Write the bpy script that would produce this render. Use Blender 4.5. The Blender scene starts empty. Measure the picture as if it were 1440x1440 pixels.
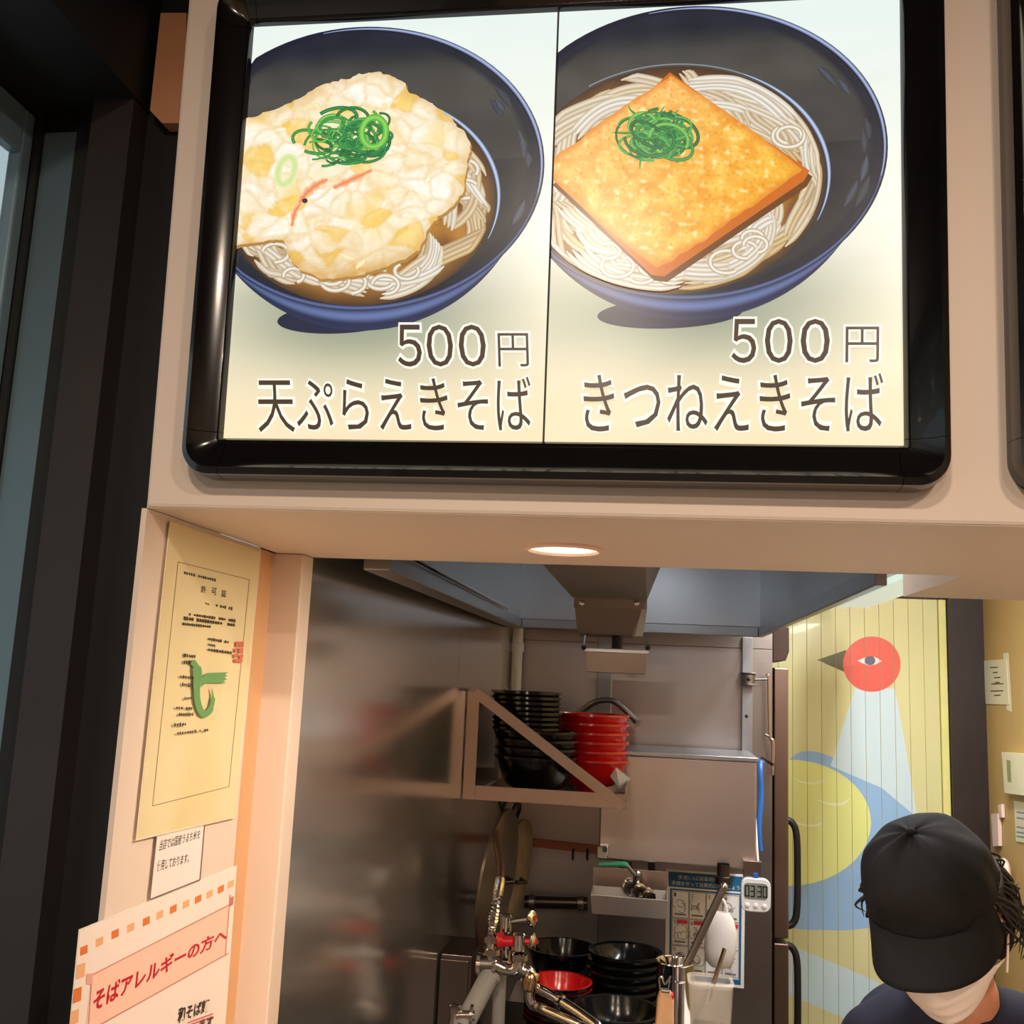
import bpy, bmesh, math, random
import numpy as np
from mathutils import Vector, Matrix, noise
random.seed(7)
scene = bpy.context.scene
COL = scene.collection
# ------------------------------------------------------------------ camera
F = 1409.0                                   # focal length in pixels of the 1440 frame
CAM = Vector((0, 0, 1.62))
def _n(v): return v.normalized()
# world axes expressed in camera axes (x right, y down, z forward), from the vanishing points
wy = _n(Vector((195, 242, F)))               # depth direction
wx = Vector((9920, 210, -F)); wx = _n(wx - wy * wx.dot(wy))
wz = wx.cross(wy)                            # y-down camera: gives +/-up, fixed next
if wz.y > 0: wz = -wz
def cam2world(v): return Vector((v.dot(wx), v.dot(wy), v.dot(wz)))
right, down, fwd = (cam2world(Vector(a)) for a in ((1,0,0), (0,1,0), (0,0,1)))
camd = bpy.data.cameras.new('camera'); camo = bpy.data.objects.new('camera', camd); COL.objects.link(camo)
camd.sensor_fit = 'HORIZONTAL'; camd.sensor_width = 36.0; camd.lens = F / 1440.0 * 36.0
camd.clip_start = 0.02; camd.clip_end = 60
M = Matrix.Identity(4)
for i in range(3):
    M[i][0] = right[i]; M[i][1] = -down[i]; M[i][2] = -fwd[i]; M[i][3] = CAM[i]
camo.matrix_world = M
scene.camera = camo
# ------------------------------------------------------------------ colour management, world
scene.view_settings.view_transform = 'Standard'; scene.view_settings.look = 'None'
scene.view_settings.gamma = 1.0; scene.view_settings.use_curve_mapping = False
scene.view_settings.exposure = 0.0
w = bpy.data.worlds.new('daylight'); scene.world = w; w.use_nodes = True
bg = w.node_tree.nodes['Background']; bg.inputs[0].default_value = (0.62, 0.80, 0.86, 1); bg.inputs[1].default_value = 0.75
# ------------------------------------------------------------------ lamps of the place, and an added hood fill
def area(name, loc, size, power, col, rot=(0,0,0), size_y=None, spread=None):
    l = bpy.data.lights.new(name, 'AREA'); l.energy = power; l.color = col
    l.shape = 'RECTANGLE' if size_y else 'DISK'; l.size = size
    if size_y: l.size_y = size_y
    if spread: l.spread = spread
    o = bpy.data.objects.new(name, l); o.location = loc; o.rotation_euler = rot; COL.objects.link(o); return o
WARM = (1.0, 0.80, 0.62); COOL = (0.88, 0.95, 1.0); NEUT = (1.0, 0.86, 0.70)
for lx, ly in ((-0.15, -0.55), (0.75, -0.55), (-0.15, -1.7), (0.9, -1.7)):          # shop-floor ceiling downlights
    area('ceiling_downlight_lamp', (lx, ly, 2.58), 0.14, 21, WARM)
area('kitchen_ceiling_lamp', (0.72, 2.15, 2.44), 0.14, 44, (0.96, 0.97, 1.0), (0, 0, 0), 1.4)   # kitchen aisle tube light
area('hood_fill_lamp', (0.02, 1.75, 2.06), 0.10, 2.6, COOL, (0, 0, 0), 0.5)                       # added fill inside the hood, brightens its panels
area('soffit_downlight_lamp', (0, 0, 0), 0.07, 4.6, (1.0, 0.82, 0.64))                      # moved under the soffit lamp below
# ------------------------------------------------------------------ pixel helpers
def ray(px, py):
    return cam2world(Vector((px - 720, py - 720, F)))
def atY(px, py, Y): d = ray(px, py); return CAM + d * (Y / d.y)
def atX(px, py, X): d = ray(px, py); return CAM + d * (X / d.x)
def atZ(px, py, Z): d = ray(px, py); return CAM + d * ((Z - CAM.z) / d.z)
def atPlane(px, py, p0, n): d = ray(px, py); return CAM + d * ((p0 - CAM).dot(n) / d.dot(n))
# ------------------------------------------------------------------ materials
def lin(c):
    o = []
    for v in c[:3]:
        v /= 255.0
        o.append(v / 12.92 if v <= 0.04045 else ((v + 0.055) / 1.055) ** 2.4)
    return tuple(o)
MATS = {}
def mat(name, rgb, rough=0.5, metal=0.0, var=0.06, nscale=6.0, bump=0.0, bscale=80.0, stretch=(1,1,1), emit=0.0, spec=0.5, coat=0.0, alpha=None, trans=0.0, rvar=0.0, aniso=0.0):
    if name in MATS: return MATS[name]
    m = bpy.data.materials.new(name); m.use_nodes = True; nt = m.node_tree; b = nt.nodes['Principled BSDF']
    c = lin(rgb)
    tc = nt.nodes.new('ShaderNodeTexCoord'); mp = nt.nodes.new('ShaderNodeMapping'); mp.inputs['Scale'].default_value = stretch
    nt.links.new(tc.outputs['Object'], mp.inputs[0])
    nz = nt.nodes.new('ShaderNodeTexNoise'); nz.inputs['Scale'].default_value = nscale; nz.inputs['Detail'].default_value = 4
    nt.links.new(mp.outputs[0], nz.inputs[0])
    rp = nt.nodes.new('ShaderNodeValToRGB')
    rp.color_ramp.elements[0].position = 0.3; rp.color_ramp.elements[1].position = 0.7
    rp.color_ramp.elements[0].color = tuple(v * (1 - var) for v in c) + (1,)
    rp.color_ramp.elements[1].color = tuple(min(1, v * (1 + var)) for v in c) + (1,)
    nt.links.new(nz.outputs[0], rp.inputs[0]); nt.links.new(rp.outputs[0], b.inputs['Base Color'])
    b.inputs['Roughness'].default_value = rough; b.inputs['Metallic'].default_value = metal
    b.inputs['Specular IOR Level'].default_value = spec; b.inputs['Coat Weight'].default_value = coat
    b.inputs['Transmission Weight'].default_value = trans
    if aniso: b.inputs['Anisotropic'].default_value = aniso
    if rvar:
        mr = nt.nodes.new('ShaderNodeMapRange'); mr.inputs[3].default_value = rough - rvar; mr.inputs[4].default_value = rough + rvar
        nt.links.new(nz.outputs[0], mr.inputs[0]); nt.links.new(mr.outputs[0], b.inputs['Roughness'])
    if alpha is not None: b.inputs['Alpha'].default_value = alpha
    if emit: b.inputs['Emission Color'].default_value = c + (1,); b.inputs['Emission Strength'].default_value = emit
    if bump:
        n2 = nt.nodes.new('ShaderNodeTexNoise'); n2.inputs['Scale'].default_value = bscale; n2.inputs['Detail'].default_value = 3
        nt.links.new(mp.outputs[0], n2.inputs[0])
        bp = nt.nodes.new('ShaderNodeBump'); bp.inputs['Strength'].default_value = bump; bp.inputs['Distance'].default_value = 0.002
        nt.links.new(n2.outputs[0], bp.inputs['Height']); nt.links.new(bp.outputs[0], b.inputs['Normal'])
    MATS[name] = m; return m
def attr_mat(name, emit=0.0, rough=0.4, coat=0.0, spec=0.5, bump=0.0):
    if name in MATS: return MATS[name]
    m = bpy.data.materials.new(name); m.use_nodes = True; nt = m.node_tree; b = nt.nodes['Principled BSDF']
    a = nt.nodes.new('ShaderNodeAttribute'); a.attribute_name = 'Col'
    b.inputs['Roughness'].default_value = rough; b.inputs['Coat Weight'].default_value = coat; b.inputs['Specular IOR Level'].default_value = spec
    if emit:
        b.inputs['Base Color'].default_value = (0.02, 0.02, 0.02, 1)
        nt.links.new(a.outputs['Color'], b.inputs['Emission Color']); b.inputs['Emission Strength'].default_value = emit
        m.cycles.emission_sampling = 'NONE'
    else:
        nt.links.new(a.outputs['Color'], b.inputs['Base Color'])
        if bump:
            tc = nt.nodes.new('ShaderNodeTexCoord'); n2 = nt.nodes.new('ShaderNodeTexNoise'); n2.inputs['Scale'].default_value = 60
            nt.links.new(tc.outputs['Object'], n2.inputs[0])
            bp = nt.nodes.new('ShaderNodeBump'); bp.inputs['Strength'].default_value = bump; bp.inputs['Distance'].default_value = 0.002
            nt.links.new(n2.outputs[0], bp.inputs['Height']); nt.links.new(bp.outputs[0], b.inputs['Normal'])
    MATS[name] = m; return m
peach = mat('peach_paint', (226, 208, 194), 0.5, var=0.015, nscale=3, bump=0.03)
tan = mat('shaded_reveal_tan', (214, 165, 120), 0.55, var=0.02)  # wall tone with the shade of the pillar reveal put into it
blackgloss = mat('black_gloss_frame', (14, 13, 14), 0.16, var=0.1, coat=0.4)
darkframe = mat('dark_bronze_frame', (46, 40, 39), 0.45, var=0.1)
blackpaint = mat('black_paint', (20, 19, 20), 0.6, var=0.1)
steel = mat('brushed_steel', (172, 163, 158), 0.24, 1.0, var=0.05, nscale=3, bump=0.05, bscale=40, stretch=(1, 1, 18), rvar=0.05)
steelwall = mat('steel_wall_sheet', (226, 220, 214), 0.17, 0.92, var=0.05, nscale=2.2, bump=0.02, bscale=14, stretch=(1, 1, 3), rvar=0.06)
steelback = mat('steel_back_sheet', (168, 161, 158), 0.34, 1.0, var=0.06, nscale=3, bump=0.06, bscale=8, rvar=0.06)
hoodsteel = mat('hood_steel', (180, 182, 185), 0.33, 1.0, var=0.05, nscale=4, bump=0.05, bscale=12, rvar=0.06)
chrome = mat('chrome', (215, 212, 208), 0.07, 1.0, var=0.02)
dullmetal = mat('dull_metal', (128, 122, 116), 0.4, 1.0, var=0.1, nscale=12)
darksteel = mat('dark_steel', (84, 76, 72), 0.35, 1.0, var=0.1)
copper = mat('copper_pipe_metal', (150, 98, 78), 0.4, 1.0, var=0.1)
whiteplastic = mat('white_plastic', (226, 222, 214), 0.4, var=0.02)
greypipe = mat('grey_pvc', (150, 148, 146), 0.4, var=0.03)
creampipe = mat('cream_pvc', (205, 200, 188), 0.45, var=0.03)
redlacquer = mat('red_lacquer', (196, 22, 26), 0.18, var=0.04, coat=0.3)
blacklacquer = mat('black_lacquer', (12, 13, 14), 0.16, var=0.1, spec=0.3)
redplastic = mat('red_plastic', (200, 24, 34), 0.3, var=0.05)
greenplastic = mat('green_plastic', (40, 140, 104), 0.4, var=0.05)
blueplastic = mat('blue_plastic', (24, 92, 170), 0.4, var=0.05)
blackrubber = mat('black_rubber', (18, 18, 20), 0.5, var=0.1)
wood = mat('pale_wood', (190, 142, 96), 0.5, var=0.12, nscale=8, stretch=(8, 8, 1))
ochre = mat('ochre_wall_paint', (196, 160, 96), 0.55, var=0.03)
fabric = mat('black_cap_cloth', (18, 17, 19), 0.85, var=0.15, nscale=30, bump=0.15, bscale=300, spec=0.25)
navy = mat('navy_shirt_cloth', (32, 33, 48), 0.85, var=0.15, nscale=14, bump=0.15, bscale=200, spec=0.25)
skin = mat('skin', (206, 142, 112), 0.5, var=0.05, nscale=20, bump=0.03)
hairm = mat('dark_hair', (28, 19, 17), 0.6, var=0.3, nscale=60, stretch=(1, 1, 0.1), bump=0.2, bscale=200)
maskm = mat('white_mask_cloth', (238, 226, 220), 0.8, var=0.02, bump=0.06, bscale=200)
paper = mat('white_paper', (236, 232, 222), 0.7, var=0.015)
floorm = mat('floor_tile', (96, 88, 80), 0.5, var=0.1, nscale=4)
ceilm = mat('dark_ceiling_paint', (60, 52, 46), 0.8, var=0.05)
kceil = mat('kitchen_ceiling_paint', (190, 186, 178), 0.7, var=0.03)
shopwall = mat('shop_wall_paint', (176, 150, 124), 0.7, var=0.03)
# ------------------------------------------------------------------ mesh helpers
class MB:
    def __init__(s): s.v = []; s.f = []; s.c = None
    def add(s, vs, fs):
        o = len(s.v); s.v += [Vector(v) for v in vs]; s.f += [tuple(i + o for i in f) for f in fs]; return s
    def box(s, a, b, rot=None, piv=None):
        x0, y0, z0 = (min(a[i], b[i]) for i in range(3)); x1, y1, z1 = (max(a[i], b[i]) for i in range(3))
        vs = [Vector(p) for p in ((x0,y0,z0),(x1,y0,z0),(x1,y1,z0),(x0,y1,z0),(x0,y0,z1),(x1,y0,z1),(x1,y1,z1),(x0,y1,z1))]
        if rot is not None:
            pv = Vector(piv) if piv is not None else Vector(((x0+x1)/2, (y0+y1)/2, (z0+z1)/2))
            vs = [rot @ (v - pv) + pv for v in vs]
        return s.add(vs, [(0,3,2,1),(4,5,6,7),(0,1,5,4),(1,2,6,5),(2,3,7,6),(3,0,4,7)])
    def hexa(s, q0, q1):                     # two quads, joined
        return s.add(list(q0) + list(q1), [(0,3,2,1),(4,5,6,7),(0,1,5,4),(1,2,6,5),(2,3,7,6),(3,0,4,7)])
    def prism(s, pts, d):                    # polygon extruded by vector d
        n = len(pts); d = Vector(d); vs = [Vector(p) for p in pts]; vs += [v + d for v in vs]
        fs = [tuple(range(n))[::-1], tuple(range(n, 2*n))] + [(i, (i+1) % n, (i+1) % n + n, i + n) for i in range(n)]
        return s.add(vs, fs)
    def tube(s, pts, r, n=10, caps=True):
        pts = [Vector(p) for p in pts]; rs = r if isinstance(r, (list, tuple)) else [r] * len(pts)
        t = [(pts[min(i+1, len(pts)-1)] - pts[max(i-1, 0)]).normalized() for i in range(len(pts))]
        u = t[0].orthogonal().normalized(); vs = []; fs = []
        for i, p in enumerate(pts):
            if i: u = (u - t[i] * u.dot(t[i])); u = u.normalized() if u.length > 1e-6 else t[i].orthogonal().normalized()
            v = t[i].cross(u)
            vs += [p + (u * math.cos(2*math.pi*k/n) + v * math.sin(2*math.pi*k/n)) * rs[i] for k in range(n)]
        for i in range(len(pts) - 1):
            fs += [(i*n + k, i*n + (k+1) % n, (i+1)*n + (k+1) % n, (i+1)*n + k) for k in range(n)]
        if caps: fs += [tuple(range(n))[::-1], tuple(range((len(pts)-1)*n, len(pts)*n))]
        return s.add(vs, fs)
    def lathe(s, prof, n=28, axis=None, org=(0,0,0)):   # prof: (r, h)
        org = Vector(org); ax = (Vector(axis) if axis is not None else Vector((0,0,1))).normalized()
        u = ax.orthogonal().normalized(); v = ax.cross(u); vs = []; fs = []
        for r, h in prof:
            vs += [org + ax*h + (u*math.cos(2*math.pi*k/n) + v*math.sin(2*math.pi*k/n)) * max(r, 1e-5) for k in range(n)]
        for i in range(len(prof) - 1):
            fs += [(i*n + k, i*n + (k+1) % n, (i+1)*n + (k+1) % n, (i+1)*n + k) for k in range(n)]
        return s.add(vs, fs)
    def ball(s, c, r, n=12):
        c = Vector(c); r = Vector((r, r, r)) if not hasattr(r, '__len__') else Vector(r)
        vs = []; fs = []; m = n // 2 + 2
        for i in range(m + 1):
            a = math.pi * i / m
            vs += [c + Vector((r.x*math.sin(a)*math.cos(2*math.pi*k/n), r.y*math.sin(a)*math.sin(2*math.pi*k/n), r.z*math.cos(a))) for k in range(n)]
        for i in range(m): fs += [(i*n + k, (i+1)*n + k, (i+1)*n + (k+1) % n, i*n + (k+1) % n) for k in range(n)]
        return s.add(vs, fs)
    def build(s, name, m, parent=None, smooth=False, bevel=0.0, world=True):
        me = bpy.data.meshes.new(name); me.from_pydata([tuple(v) for v in s.v], [], s.f)
        bm = bmesh.new(); bm.from_mesh(me); bmesh.ops.remove_doubles(bm, verts=bm.verts, dist=1e-6)
        bmesh.ops.recalc_face_normals(bm, faces=bm.faces); bm.to_mesh(me); bm.free()
        me.materials.append(m)
        o = bpy.data.objects.new(name, me); COL.objects.link(o)
        if smooth:
            for p in me.polygons: p.use_smooth = True
            if smooth != 'all': me.set_sharp_from_angle(angle=math.radians(40))
        if bevel:
            bv = o.modifiers.new('bevel', 'BEVEL'); bv.width = bevel; bv.segments = 2; bv.limit_method = 'ANGLE'
        if parent is not None:
            o.parent = parent
            if world: o.matrix_parent_inverse = wm(parent).inverted()
        return o
def wm(o):
    m = o.matrix_basis.copy()
    if o.parent: m = wm(o.parent) @ o.matrix_parent_inverse @ m
    return m
def tag(o, label=None, cat=None, group=None, kind=None):
    if label: o['label'] = label
    if cat: o['category'] = cat
    if group: o['group'] = group
    if kind: o['kind'] = kind
    return o
def thing(name, label, cat, loc=(0,0,0), group=None):
    o = bpy.data.objects.new(name, None); COL.objects.link(o); o.location = loc; o.empty_display_size = 0.05
    return tag(o, label, cat, group)
def struct(name, mb, m, label=None, cat=None, **k):
    o = mb.build(name, m, **k); o['kind'] = 'structure'
    return tag(o, label, cat)
def copy_tree(o, loc=None, parent=None, label=None, group=None):
    c = o.copy(); COL.objects.link(c)
    if parent is not None: c.parent = parent
    if loc is not None: c.location = loc
    if label: c['label'] = label
    if group: c['group'] = group
    for ch in list(o.children): copy_tree(ch, None, c)
    return c
def smooth_pts(pts, n=8, closed=False):
    P = [Vector(p) for p in pts]; out = []; N = len(P)
    rng = range(N if closed else N - 1)
    for i in rng:
        p0, p1, p2, p3 = (P[(i-1) % N] if closed or i > 0 else P[0]), P[i], P[(i+1) % N], (P[(i+2) % N] if closed or i + 2 < N else P[-1])
        for k in range(n):
            t = k / n
            out.append(0.5*((2*p1) + (p2-p0)*t + (2*p0-5*p1+4*p2-p3)*t*t + (3*p1-p0-3*p2+p3)*t**3))
    if not closed: out.append(P[-1])
    return out
# ------------------------------------------------------------------ flat print: coloured polygons laid on a plane, one thin layer above the other
class Art:
    def __init__(s, P, step=1e-5, base=2e-4): s.P = P; s.v = []; s.f = []; s.c = []; s.h = base; s.step = step
    def mesh(s, pts, faces, cols):
        o = len(s.v); s.v += [s.P(p[0], p[1], s.h) for p in pts]; s.f += [tuple(i + o for i in f) for f in faces]
        s.c += [lin(c) for c in cols]; s.h += s.step
    def poly(s, pts, col):
        s.mesh(pts, [tuple(range(len(pts)))], [col] * len(pts) if not isinstance(col, list) else col)
    def ribbon(s, pts, wd, edge, mid=None, taper=True):
        mid = mid or edge; n = len(pts); V = []; C = []; Fc = []
        for i, p in enumerate(pts):
            a, b = pts[max(i-1, 0)], pts[min(i+1, n-1)]; d = Vector((b[0]-a[0], b[1]-a[1])); d = d.normalized() if d.length else Vector((1, 0))
            nx, ny = -d.y, d.x; wi = (wd[i] if isinstance(wd, (list, tuple)) else wd) / 2
            V += [(p[0]+nx*wi, p[1]+ny*wi), (p[0], p[1]), (p[0]-nx*wi, p[1]-ny*wi)]; C += [edge, mid, edge]
            if i: q = 3*i; Fc += [(q-3, q-2, q+1, q), (q-2, q-1, q+2, q+1)]
        s.mesh(V, Fc, C)
    def grid(s, fn, nu, nv, colf):              # fn(u,v)->px ; colf(u,v,px)->rgb
        V = []; C = []; Fc = []
        for j in range(nv + 1):
            for i in range(nu + 1):
                p = fn(i/nu, j/nv); V.append(p); C.append(colf(i/nu, j/nv, p))
        for j in range(nv):
            for i in range(nu):
                a = j*(nu+1) + i; Fc.append((a, a+1, a+nu+2, a+nu+1))
        s.mesh(V, Fc, C)
    def rect(s, x0, y0, x1, y1, col): s.poly([(x0,y0),(x1,y0),(x1,y1),(x0,y1)], col)
    def text(s, txt, quad, col, bold=0.0):      # quad: TL TR BR BL in pixels
        V, Fc = glyphs(txt, bold); (a, b, c, d) = [Vector(q) for q in quad]
        pts = [((a*(1-u)+b*u)*(v) + (d*(1-u)+c*u)*(1-v)) for u, v in V]
        s.mesh(pts, Fc, [col] * len(pts))
    def build(s, name, m, parent=None, clip=None):
        me = bpy.data.meshes.new(name); me.from_pydata([tuple(v) for v in s.v], [], s.f)
        ca = me.color_attributes.new('Col', 'FLOAT_COLOR', 'POINT')
        ca.data.foreach_set('color', np.array([list(c) + [1.0] for c in s.c], dtype=np.float32).ravel())
        me.materials.append(m); o = bpy.data.objects.new(name, me); COL.objects.link(o)
        if parent is not None: o.parent = parent; o.matrix_parent_inverse = wm(parent).inverted()
        return o
_gl = {}
def glyphs(txt, bold=0.0):
    k = (txt, bold)
    if k in _gl: return _gl[k]
    cu = bpy.data.curves.new('lettering', 'FONT'); cu.body = txt; cu.offset = bold; cu.resolution_u = 3
    o = bpy.data.objects.new('lettering', cu); COL.objects.link(o)
    dg = bpy.context.evaluated_depsgraph_get(); me = bpy.data.meshes.new_from_object(o.evaluated_get(dg))
    V = [(v.co.x, v.co.y) for v in me.vertices]; Fc = [tuple(p.vertices) for p in me.polygons]
    bpy.data.objects.remove(o); bpy.data.curves.remove(cu); bpy.data.meshes.remove(me)
    if not V: V = [(0, 0), (1, 1)]
    xs = [v[0] for v in V]; ys = [v[1] for v in V]; x0, x1, y0, y1 = min(xs), max(xs), min(ys), max(ys)
    V = [((x-x0)/(x1-x0 or 1), (y-y0)/(y1-y0 or 1)) for x, y in V]
    _gl[k] = (V, Fc); return _gl[k]
def bbq(x0, y0, x1, y1, sh=0.0):               # bounding box as quad, sheared (photo verticals lean)
    d = sh * (y1 - y0)
    return [(x0 + d/2, y0), (x1 + d/2, y0), (x1 - d/2, y1), (x0 - d/2, y1)]
def mix(a, b, t):
    t = max(0.0, min(1.0, t)); return tuple(a[i]*(1-t) + b[i]*t for i in range(3))
def nz(x, y, z=0.0): return noise.noise(Vector((x, y, z)))
# ================================================================== STRUCTURE
Yf, Yo = 0.95, 1.36                              # fascia foot, back edge of the soffit
ZS = atY(800, 726, Yf).z                         # soffit underside
XP = atY(204, 718, Yf).x                         # poster wall of the pillar
TILT = math.radians(2.4)
FO = Vector((0, Yf, ZS)); FU = Vector((0, -math.sin(TILT), math.cos(TILT))); FN = Vector((0, -math.cos(TILT), -math.sin(TILT)))
def onF(px, py, off=0.0): p0 = FO + FN * off; return atPlane(px, py, p0, FN)
XR = 1.9
m = MB(); a = Vector((XP, Yf, ZS)); b = Vector((XR, Yf, ZS)); up = FU * 0.80
m.hexa([a, b, b - FN*0.04, a - FN*0.04], [a + up, b + up, b + up - FN*0.04, a + up - FN*0.04])
struct('wall_fascia', m, peach, bevel=0.004)
struct('ceiling_soffit', MB().box((XP, Yf + 0.003, ZS), (XR, Yo, ZS + 0.045)), peach)
xb = atZ(1340, 815, ZS).x
struct('ceiling_soffit_recess', MB().box((xb, Yo + 0.0005, ZS), (XR, 1.675, ZS + 0.30)), peach)
struct('wall_header', MB().box((XP - 0.02, Yo - 0.06, ZS + 0.05), (XR, Yo - 0.002, 2.5)), kceil)
# pillar with the notices
ZT = ZS - 0.0005
y1 = 0.95 * 1.327; y2 = 0.95 * 1.386
struct('wall_pillar', MB().box((XP - 0.006, Yf + 0.004, 0), (XP, y1, ZT)), peach)
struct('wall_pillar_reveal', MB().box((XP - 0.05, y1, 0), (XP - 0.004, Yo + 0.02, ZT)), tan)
xpost = atY(426, 790, y2).x
struct('trim_1', MB().box((XP - 0.05, y2, 0), (xpost, Yo, ZT)), peach, bevel=0.002)
# kitchen left wall: steel sheets with seams
Xa = xpost - 0.004; Yb = 3.1; Xb = atY(722, 920, Yb).x; wdir = Vector((Xb - Xa, Yb - Yo, 0)); wn = Vector((wdir.y, -wdir.x, 0)).normalized()
def XL(Y): return Xa + (Xb - Xa) * (Y - Yo) / (Yb - Yo)
wl = tag(MB().prism([(Xa-0.012, Yo+0.001, 0), (Xb-0.012, Yb, 0), (Xb - 0.08, Yb, 0), (Xa - 0.08, Yo+0.001, 0)], (0, 0, 2.5)).build('wall_left', darksteel), kind='structure')
p_s = Vector((Xa, Yo, 0)); dr = ray(634, 1150); tt = (p_s - CAM).dot(wn) / dr.dot(wn); ys = (CAM + dr * tt).y
for (q0, q1) in ((Yo + 0.002, ys - 0.001), (ys + 0.001, Yb - 0.001)):
    for (z0, z1) in ((0.05, 2.45),):
        MB().prism([(XL(q0), q0, z0), (XL(q1), q1, z0), (XL(q1) - 0.012, q1, z0), (XL(q0) - 0.012, q0, z0)], (0, 0, z1 - z0)).build('panel', steelwall, wl)
# kitchen back partition: steel sheets
Xbr = atY(1086, 1000, Yb).x
wb = tag(MB().box((Xb - 0.08, Yb + 0.006, 0), (Xbr, Yb + 0.03, 2.5)).build('wall_back_partition', darksteel), kind='structure')
zq = atY(900, 906, Yb).z
xm = atY(850, 1000, Yb).x
for (x0, x1, z0, z1) in ((Xb, xm - 0.001, zq + 0.001, 2.45), (xm + 0.001, Xbr, zq + 0.001, 2.45), (Xb, xm - 0.001, 0.05, zq - 0.001), (xm + 0.001, Xbr, 0.05, zq - 0.001)):
    MB().box((x0, Yb - 0.001, z0), (x1, Yb + 0.006, z1)).build('panel', steelback, wb)
# painted plank door, dark posts, ochre side wall
Ym = 3.75; XO = atY(1383, 1000, Ym).x; xm1 = atY(1331, 1000, Ym).x; zdt = atY(1270, 842, Ym).z
struct('wall_right_kitchen', MB().box((XO, 1.5, 0), (XO + 0.08, Ym + 0.1, 2.5)), ochre)
struct('trim_2', MB().box((xm1 + 0.006, Ym - 0.03, 0), (XO, Ym + 0.06, 2.5)), mat('dark_brown_post', (44, 33, 28), 0.5, var=0.15, nscale=10, stretch=(6, 6, 1)))
struct('wall_behind_door', MB().box((Xb - 0.1, Ym + 0.03, 0), (XO, Ym + 0.08, 2.5)), mat('dark_transom', (70, 48, 34), 0.7))
struct('wall_left_back', MB().box((Xb - 0.16, Yb, 0), (Xb - 0.08, Ym + 0.08, 2.5)), kceil)
# floors and ceilings
struct('floor', MB().box((-3, -3, -0.1), (2.6, 4.0, 0)), floorm)
struct('ceiling_kitchen', MB().box((-1, Yo - 0.06, 2.5), (XR, 4.0, 2.56)), kceil)
struct('ceiling', MB().box((-3, -3, 2.6), (2.6, Yo - 0.06, 2.68)), ceilm)
struct('wall_right', MB().box((XR, -3, 0), (XR + 0.1, 4.0, 2.6)), shopwall)
struct('wall_front', MB().box((-3, -3.1, 0), (2.6, -3.0, 2.6)), shopwall)
struct('wall_counter', MB().box((XP, Yf + 0.06, 0), (XR, Yo - 0.02, 1.02)), peach)
struct('trim_counter_top', MB().box((XP - 0.0, Yf - 0.02, 1.02), (XR, Yo + 0.02, 1.05)), mat('counter_wood', (224, 204, 182), 0.4, var=0.08, nscale=5, stretch=(1, 8, 8)), bevel=0.004)
# left: window wall of the shop front and the dark end wall beside the pillar
Ye = 1.08; XW = atY(56, 165, Ye).x; xbeam = atY(211, 156, Ye).x; zw = atY(56, 165, Ye).z
struct('wall_window_header', MB().box((XW - 0.09, -3, zw), (xbeam, Ye, 2.6)), blackpaint)
struct('wall_window_sill', MB().box((XW - 0.09, -3, 0), (XW, Ye, 0.12)), blackpaint)
struct('wall_window_pier', MB().box((XW - 0.09, -3, 0.12), (XW, -1.7, zw)), blackpaint)
we = tag(MB().box((XW - 0.022, Ye + 0.002, 0), (XP - 0.008, Ye + 0.07, 2.6)).build('wall_end', blackpaint), kind='structure')
# end wall pieces: bronze mullions, narrow glossy glass strip, and posts
def vstrip(name, xt, yt, xb_, yb_, w_t, Y, th, m, parent=None, z0=0.0, z1=None):
    p = atY(xt, yt, Y); q = atY(xt + w_t, yt, Y)
    return MB().box((p.x, Y - th, z0), (q.x, Y, z1 or zw)).build(name, m, parent)
glass_blue = mat('blue_grey_glass', (88, 118, 132), 0.12, var=0.05, coat=0.3)
vstrip('panel', 66, 190, 0, 0, 45, Ye + 0.001, 0.004, mat('daylit_glass_strip', (118, 140, 150), 0.38, 0.6, var=0.04), we, 0, atY(85, 188, Ye).z)  # opaque strip for glass, blue daylight put into its colour
vstrip('mullion', 56, 190, 0, 0, 9, Ye + 0.001, 0.010, blackpaint, we)
vstrip('mullion', 112, 190, 0, 0, 40, Ye + 0.001, 0.006, blackpaint, we)
vstrip('post', 150, 190, 0, 0, 55, Ye + 0.001, 0.035, darkframe, we)
# window: frame and pane in the left wall
wf = bpy.data.objects.new('window_1', None); COL.objects.link(wf); wf.location = (XW - 0.06, -0.4, 0.12); wf['kind'] = 'structure'
winframe = mat('daylit_window_frame', (124, 152, 170), 0.35, var=0.04)  # blue of reflected daylight put into the frame colour
yw0, yw1 = -1.7, Ye
for (s0, s1, z0, z1) in ((yw0, yw0 + 0.05, 0.12, zw), (yw1 - 0.021, yw1, 0.12, zw), (yw0 + 0.05, yw1 - 0.021, zw - 0.06, zw), (yw0 + 0.05, yw1 - 0.021, 0.12, 0.18)):
    MB().box((XW - 0.022, s0, z0), (XW - 0.004, s1, z1)).build('window_frame', winframe, wf, bevel=0.003)
pane = mat('window_glass', (225, 238, 240), 0.03, alpha=0.12, var=0.0)
MB().box((XW - 0.020, yw0 + 0.05, 0.18), (XW - 0.016, yw1 - 0.021, zw - 0.06)).build('pane', pane, wf)
# board seen behind the fascia's end, shaded peach put into its orange tan
p0 = atY(212, 160, 1.06); p1 = atY(242, 20, 1.06)
q = [atY(*t, 1.06) for t in ((226, 18), (262, 18), (262, 173), (228, 173), (211, 155))]
struct('trim_3', MB().prism(q, (0, 0.02, 0)), mat('shaded_tan_board', (214, 150, 108), 0.6, var=0.03))
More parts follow.
